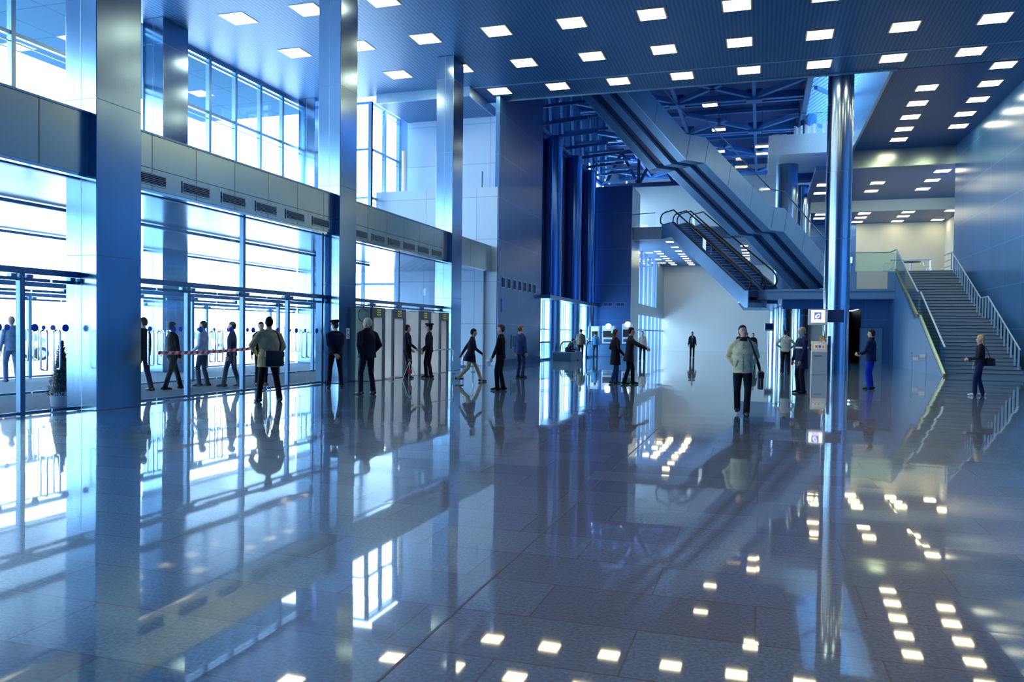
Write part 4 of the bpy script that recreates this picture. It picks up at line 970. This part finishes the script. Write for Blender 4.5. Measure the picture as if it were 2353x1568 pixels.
    for i, sx in enumerate((-1, 1)):
        pe = el[i]; cuff = wr[i]-(wr[i]-el[i]).normalized()*.012
        j.limb([sh[i]+Vector((-sx*.035,0,.0)), sh[i]+(pe-sh[i])*.06, sh[i]+(pe-sh[i])*.45, pe, (pe+cuff)/2, cuff], [.062*B,.064*B,.060*B,.052*B,.047,.041], 12)
    remesh(j, 'jacket', cmat(jacket), root, vox, 4)
    if collar: MB().rings([(1.475,.088,.09,-.004),(1.53,.077,.08,-.006),(1.555,.076,.078,-.012),(1.53,.066,.069,-.006),(1.475,.07,.07,-.004)], 20, T).build('collar', cmat(collar), root, True)
    # --- shoes
    for i, sx in enumerate((-1, 1)):
        a = ank[i]; ang = R(toes[i]); f = Vector((math.sin(-ang), math.cos(ang), 0)); pz = Vector((a.x, a.y, 0)); lz = lift[i]
        tilt = -.35*lz/.1 if lz else 0
        q = lambda u, hgt: pz+f*u+Vector((0,0,hgt+max(0,lz)))
        sm = MB().limb([q(-.06,.045), q(0,.05), q(.09,.038), q(.16,.028)], [.043,.045,.040,.028], 12)
        for n_, v in enumerate(sm.v):
            if v[2] < .004+max(0,lz): sm.v[n_] = (v[0], v[1], .004+max(0,lz))
        sm.build('shoe', shoes, root, True)
    # --- hair or cap
    hm = cmat(hair, .7)
    rows = [(1.585,.048,.034,-.052),(1.62,.066,.055,-.046),(1.655,.077,.064,-.044),(1.69,.0815,.083,-.030),(1.725,.080,.0985,-.010),(1.76,.066,.083,-.008),(1.788,.038,.048,-.008),(1.797,.012,.015,-.008)]
    if hairstyle == 'long': rows = [(1.43,.062,.035,-.085),(1.50,.080,.055,-.062)] + rows
    if hairstyle == 'fringe': rows = [(1.60,.058,.050,-.050)] + rows[2:]
    if hairstyle == 'bald': rows = [(1.60,.060,.05,-.048),(1.63,.074,.074,-.034),(1.665,.0765,.076,-.026),(1.68,.07,.07,-.026)]
    if not cap or hairstyle: remesh(MB().rings(rows, 22, HT), 'hair', hm, root, .011, 2)
    if cap:
        c = MB().rings([(1.705,.084,.104,-.008),(1.745,.086,.106,-.008),(1.765,.122,.138,-.006),(1.80,.134,.152,.002),(1.816,.11,.125,0),(1.822,.03,.04,0)], 24, HT).build('peaked_cap', cmat((.008,.012,.03)), root, True)
        MB().prism([HT @ Vector((.075*math.cos(a), .085+.060*math.sin(a), 1.712-.02*math.sin(a))) for a in [R(180*i/12) for i in range(13)]], HT.to_3x3() @ Vector((0,0,.006))).build('visor', 'black', c)
    if extras: extras(root, T, HT, k)
    return root
def az(x, y, rel): return math.degrees(math.atan2(x, y)) + rel
def P(label, x, y, rel, **kw): return person(label, x, y, az(x, y, rel), **kw)
DK = (.010,.014,.030); BK = (.008,.010,.018)
def stripe(z0, z1, c, rx=.178, ry=.138):
    def f(root, T, HT, k): MB().rings([(z0,rx,ry,-.002),(z1,rx,ry,-.002)], 22, T).build('chest_band', c, root, True)
    return f
def shirt(c, tie=None):
    def f(root, T, HT, k):
        MB().prism([T @ Vector(p) for p in ((-.040,.084,1.47),(.040,.084,1.47),(.045,.120,1.3),(.0,.117,1.08),(-.045,.120,1.3))], T.to_3x3() @ Vector((0,.008,0))).build('shirt_front', cmat(c), root)
        if tie: MB().prism([T @ Vector(p) for p in ((-.015,.090,1.47),(.015,.090,1.47),(.022,.124,1.28),(0,.123,1.12),(-.022,.124,1.28))], T.to_3x3() @ Vector((0,.008,0))).build('necktie', tie, root)
    return f
# front man in the cream jacket
def cream_x(root, T, HT, k):
    MB().bar((0,.153,.86),(0,.12,1.42),.022,.008).build('placket', cmat((.42,.40,.32)), root)
    for zz in (.93,1.06,1.19,1.32): MB().ball((.0,.156-.05*(zz-.9),zz), .010, 8, 5).build('button', 'gate_frame', root)
    for sx in (-1,1): MB().bar((sx*.15,.105,.95),(sx*.10,.132,1.08),.012,.012).build('pocket_edge', cmat((.36,.34,.27)), root)
P('man in cream jacket with hands in pockets walking towards the viewer', -.33, 16.28, 176, H=1.80, jacket=(.80,.70,.44), trousers=BK, hair=(.015,.013,.015),
  feet=((-.075,.10,0),(.075,-.22,0)), lift=(0,.05), hands=((-.165,.015,.96),(.165,.015,.96)), elbows=((-.75,-1,0),(.75,-1,0)), hem=.85, head_yaw=-18, head_pitch=-12, collar=(.02,.02,.03), vox=.009, bulk=1.14, extras=cream_x)
def bag(label, x, y, face, H, pos, size, mat, strap=None, name='shoulder_bag', cat='bag', z=0):
    k = H/1.78; t = empty(name, (x, y, z), -R(face), label=label, cat=cat); t.scale = (k,k,k)
    px, py, pz = pos; sx, sy, sz = size
    MB().rings([(pz-sz/2,sx*.46,sy*.40,py,px),(pz-sz/2+.02,sx*.5,sy*.5,py,px),(pz+sz*.2,sx*.5,sy*.48,py,px),(pz+sz/2-.02,sx*.47,sy*.4,py,px),(pz+sz/2,sx*.40,sy*.25,py,px)], 20).build('bag_body', mat, t, auto=True)
    MB().box(px-sx*.51,px+sx*.51,py-sy*.25,py+sy*.52,pz+sz*.1,pz+sz*.44).build('flap', mat, t, bevel=.01)
    if strap: MB().tube(strap, .019, 8, .35, (1,0,0)).build('strap', mat, t, True)
    return t
F1 = az(-.33,16.28,176)
bag('black messenger bag hanging at the hip of the man in the cream jacket', -.33,16.28,F1,1.80,(-.34,-.03,.70),(.11,.30,.36),'black',
    [(-.33,-.03,.86),(-.30,.10,1.0),(-.205,.185,1.22),(-.14,.165,1.40),(-.10,.06,1.50),(-.10,-.05,1.50),(-.17,-.17,1.36),(-.28,-.19,1.05),(-.33,-.05,.86)])
# beige coat from behind
P('man in beige coat with his back turned by the barrier tape', -10.27, 14.94, -22, H=1.86, jacket=(.72,.52,.27), trousers=BK, hair=(.02,.016,.014), hem=.74, bulk=1.26,
  feet=((-.19,.06,0),(.22,-.05,0)), hands=((-.20,.22,1.02),(.26,.14,.92)), elbows=((-1,-.4,0),(1,-.5,0)), vox=.010, head_yaw=15)
bag('dark satchel on the back of the man in the beige coat', -10.27,14.94,az(-10.27,14.94,-22),1.86,(.02,-.262,.92),(.40,.10,.32),'black',
    [(.14,-.22,1.04),(.19,-.17,1.22),(.12,-.12,1.47),(.0,.0,1.53),(-.12,.10,1.47),(-.19,.16,1.25),(-.16,-.16,1.1),(-.12,-.22,1.04)])
P('police officer with hands clasped behind his back before the second column', -11.17, 19.33, -8, H=1.84, jacket=(.010,.016,.045), trousers=(.008,.010,.022), cap=True, hem=.88, bulk=1.2, head_yaw=-28, head_pitch=8,
  feet=((-.17,0,0),(.17,-.02,0)), hands=((-.045,-.19,.93),(.055,-.20,.91)), elbows=((-1,-.35,0),(1,-.35,0)), palms=((0,-1,0),(0,-1,0)), vox=.010)
P('white haired man in a dark bomber jacket standing by the first gate', -9.33, 17.69, -32, H=1.90, jacket=(.016,.022,.028), trousers=(.012,.018,.045), hair=(1.0,.72,.40), hem=.86, bulk=1.28, collar=(.02,.03,.05),
  feet=((-.15,.03,0),(.15,-.05,0)), hands=((-.17,.04,.95),(.17,.04,.95)), elbows=((-.8,-1,0),(.8,-1,0)), head_yaw=-36, vox=.010)
P('dark dressed man facing the capped officer in front of the gates', -11.45, 24.6, 70, H=1.80, jacket=DK, trousers=BK, hair=(.02,.016,.014), hands=((-.2,.2,.95),(.22,.22,1.0)), vox=.013)
P('capped officer facing left in front of the third gate', -10.85, 25.05, -75, H=1.84, jacket=(.010,.014,.038), trousers=BK, cap=True, hands=((-.24,.12,.9),(.22,.25,.98)), feet=((-.1,.06,0),(.1,-.06,0)), vox=.012, extras=shirt((.5,.5,.52)))
P('person in dark short coat and tan trousers striding past the pale wall', -8.81, 23.63, 82, H=1.76, jacket=(.010,.014,.04), trousers=(.58,.46,.30), hair=(.02,.025,.05), hem=.72,
  feet=((-.07,.38,0),(.07,-.40,0)), lift=(0,.07), hands=((-.26,-.26,.86),(.24,.34,.92)), lean=.14, vox=.013)
P('man in black suit standing in profile near the glossy wall', -6.8, 20.63, -80, H=1.80, jacket=BK, trousers=BK, hair=(.10,.07,.05), hands=((-.22,.20,.86),(.24,.04,.84)), feet=((-.09,.07,0),(.09,-.07,0)), vox=.011, extras=shirt((.45,.45,.5),'red'))
FX = az(-6.8,20.63,-80)
t = empty('folded_paper', (-6.8,20.63,0), -R(FX), label='small white folded paper held by the man in the black suit', cat='paper')
MB().box(-.235,-.225,.24,.36,.66,.80).bar((-.23,.27,.79),(-.2,.36,.86),.005,.1).build('paper_sheet', 'paper', t)
P('man in blue suit turned away before the glossy wall', -8.1, 26.78, 48, H=1.84, jacket=(.025,.06,.19), trousers=(.02,.045,.14), hair=(.22,.13,.07), hands=((-.27,.02,.8),(.27,.04,.8)), collar=(.6,.6,.65), vox=.012, hem=.80, bulk=1.1)
P('man in dark coat stretching an arm to the right before the far wall', -3.95, 24.92, 80, H=1.80, jacket=(.012,.014,.016), trousers=BK, hair=(.02,.018,.018), hem=.72, hands=((-.20,.60,1.12),(.26,.48,1.12)), feet=((-.08,.14,0),(.08,-.16,0)), lean=.08, vox=.012)
P('brown haired woman in dark coat close behind the pointing man', -4.42, 25.1, 60, H=1.74, jacket=(.010,.012,.020), trousers=(.03,.07,.20), hair=(.12,.06,.035), hairstyle='long', hem=.62, hands=((-.22,.22,1.05),(.24,.16,.95)), feet=((-.07,.08,0),(.07,-.16,0)), vox=.012)
P('man in open dark jacket walking alone far down the hall', -4.57, 56.61, 178, H=1.80, jacket=(.012,.014,.025), trousers=BK, hair=(.03,.025,.02), feet=((-.1,.1,0),(.1,-.08,0)), vox=.02, extras=shirt((.6,.7,.8)))
P('man in olive jacket walking away towards the low windows', -10.6, 47.9, 4, H=1.86, jacket=(.13,.14,.11), trousers=BK, hair=(.015,.013,.012), bulk=1.15, feet=((-.1,.12,0),(.1,-.12,0)), vox=.02)
P('person in blue top walking beside the man in the olive jacket', -10.35, 51.2, 10, H=1.72, jacket=(.05,.20,.45), trousers=(.02,.04,.10), hair=(.02,.015,.012), vox=.022)
P('person in white shirt behind the pointing man', -6.75, 47.5, 170, H=1.76, jacket=(.62,.70,.80), trousers=BK, hair=(.03,.02,.02), vox=.022)
P('man in light grey sweater seen from behind between the columns', .99, 34.79, 6, H=1.84, jacket=(.36,.42,.42), trousers=BK, hair=(.02,.016,.014), hands=((-.19,.19,1.05),(.19,.19,1.05)), elbows=((-1,-.4,0),(1,-.4,0)), hem=.90, vox=.014)
P('bald man in a long navy coat with a pale chest band', 1.09, 23.33, -120, H=1.84, jacket=(.010,.018,.060), trousers=BK, hair=(.30,.22,.18), hairstyle='bald', hem=.66, bulk=1.12, collar=(.22,.26,.30), hands=((-.20,.14,.88),(.20,.14,.88)), elbows=((-1,-.6,0),(1,-.6,0)), extras=stripe(1.20,1.245,'paper',.2,.152), vox=.011)
P('man in navy jacket and bright blue trousers facing left', 3.19, 26.09, -72, H=1.80, jacket=(.012,.022,.085), trousers=(.010,.045,.50), hair=(.02,.018,.02), hands=((-.15,.32,1.06),(.14,.33,1.05)), collar=(.01,.012,.03), hem=.84, bulk=1.1, vox=.012)
P('blond woman in dark hooded jacket and white sneakers by the stair', 5.76, 24.61, -95, H=1.68, jacket=(.012,.016,.030), trousers=(.016,.028,.085), hair=(.80,.48,.19), hairstyle='long', shoes='white_paint', hands=((-.07,.28,1.06),(.08,.28,1.04)), feet=((-.09,.12,0),(.09,-.10,0)), collar=(.30,.33,.28), hem=.90, vox=.010)
FG = az(5.76,24.61,-95)
bag('black duffel bag on the hip of the blond woman', 5.76,24.61,FG,1.68,(.12,-.24,1.0),(.20,.34,.24),'black',[(.12,-.10,1.12),(.08,.02,1.3),(.0,.06,1.48),(-.08,-.05,1.5),(-.02,-.17,1.35),(.1,-.26,1.12)])
t = empty('name_badge', (5.76,24.61,0), -R(FG), label='white badge and belt tag at the waist of the blond woman', cat='badge'); MB().box(-.08,-.02,.165,.172,.74,.84).build('badge_card', 'paper', t); MB().tube([(-.05,.168,.84),(-.03,.15,.93)], .006, 6).build('cord', 'paper', t)
P('seated person leaning forward on the dark bench', -10.9, 45.6, 62, H=1.76, jacket=DK, trousers=BK, hair=(.02,.018,.02), sit=True, lean=.55, feet=((-.12,.50,0),(.12,.50,0)), hands=((-.12,.50,.62),(.12,.50,.62)), vox=.02)
P('dark haired person far off under the mezzanine', -.45, 51, 175, H=1.74, jacket=DK, trousers=BK, hairstyle='long', vox=.022)
P('person in black far off left of the slim column', -.95, 60, 178, H=1.78, jacket=BK, trousers=BK, vox=.024)
P('person in dark red and black far behind the cream jacket man', -1.6, 64, 178, H=1.78, jacket=(.10,.01,.02), trousers=BK, vox=.024)
# inside the vestibule
P('man in dark suit walking inside the vestibule beside the door handles', -14.9, 16.3, -50, H=1.86, jacket=BK, trousers=(.012,.018,.04), feet=((-.09,.16,0),(.09,-.16,0)), vox=.013)
P('man in dark jacket walking right behind the barrier tape', -14.6, 17.0, 60, H=1.78, jacket=BK, trousers=BK, feet=((-.09,.28,0),(.09,-.26,0)), vox=.013)
P('man in pale grey jacket behind the barrier tape', -14.7, 18.3, -70, H=1.80, jacket=(.48,.58,.72), trousers=(.015,.025,.06), bulk=1.15, feet=((-.1,.06,0),(.1,-.1,0)), vox=.013, hands=((-.2,.2,.95),(.2,.2,.95)))
P('man in navy jacket walking inside beside the tall glazing post', -13.9, 18.5, -75, H=1.80, jacket=(.02,.04,.10), trousers=(.02,.035,.08), feet=((-.09,.2,0),(.09,-.18,0)), vox=.013)
P('man in black with a red tie coming in past the beige coat', -13.6, 19.4, 165, H=1.80, jacket=BK, trousers=BK, vox=.013, extras=shirt((.5,.5,.55),'red'))
P('man in grey blue jacket outside the left glass doors', -20.5, 17.35, -20, H=1.88, jacket=(.18,.26,.42), trousers=(.10,.16,.30), hair=(.35,.24,.18), feet=((-.1,.1,0),(.1,-.14,0)), vox=.014)
P('person in orange top half hidden behind the conical shrub', -20.4, 19.6, 160, H=1.72, jacket=(.65,.40,.32), trousers=(.30,.38,.5), vox=.016)
P('red haired person outside behind the beige coat', -23.5, 35.5, 170, H=1.75, jacket=(.5,.45,.5), trousers=(.2,.25,.35), hair=(.5,.15,.06), vox=.02)
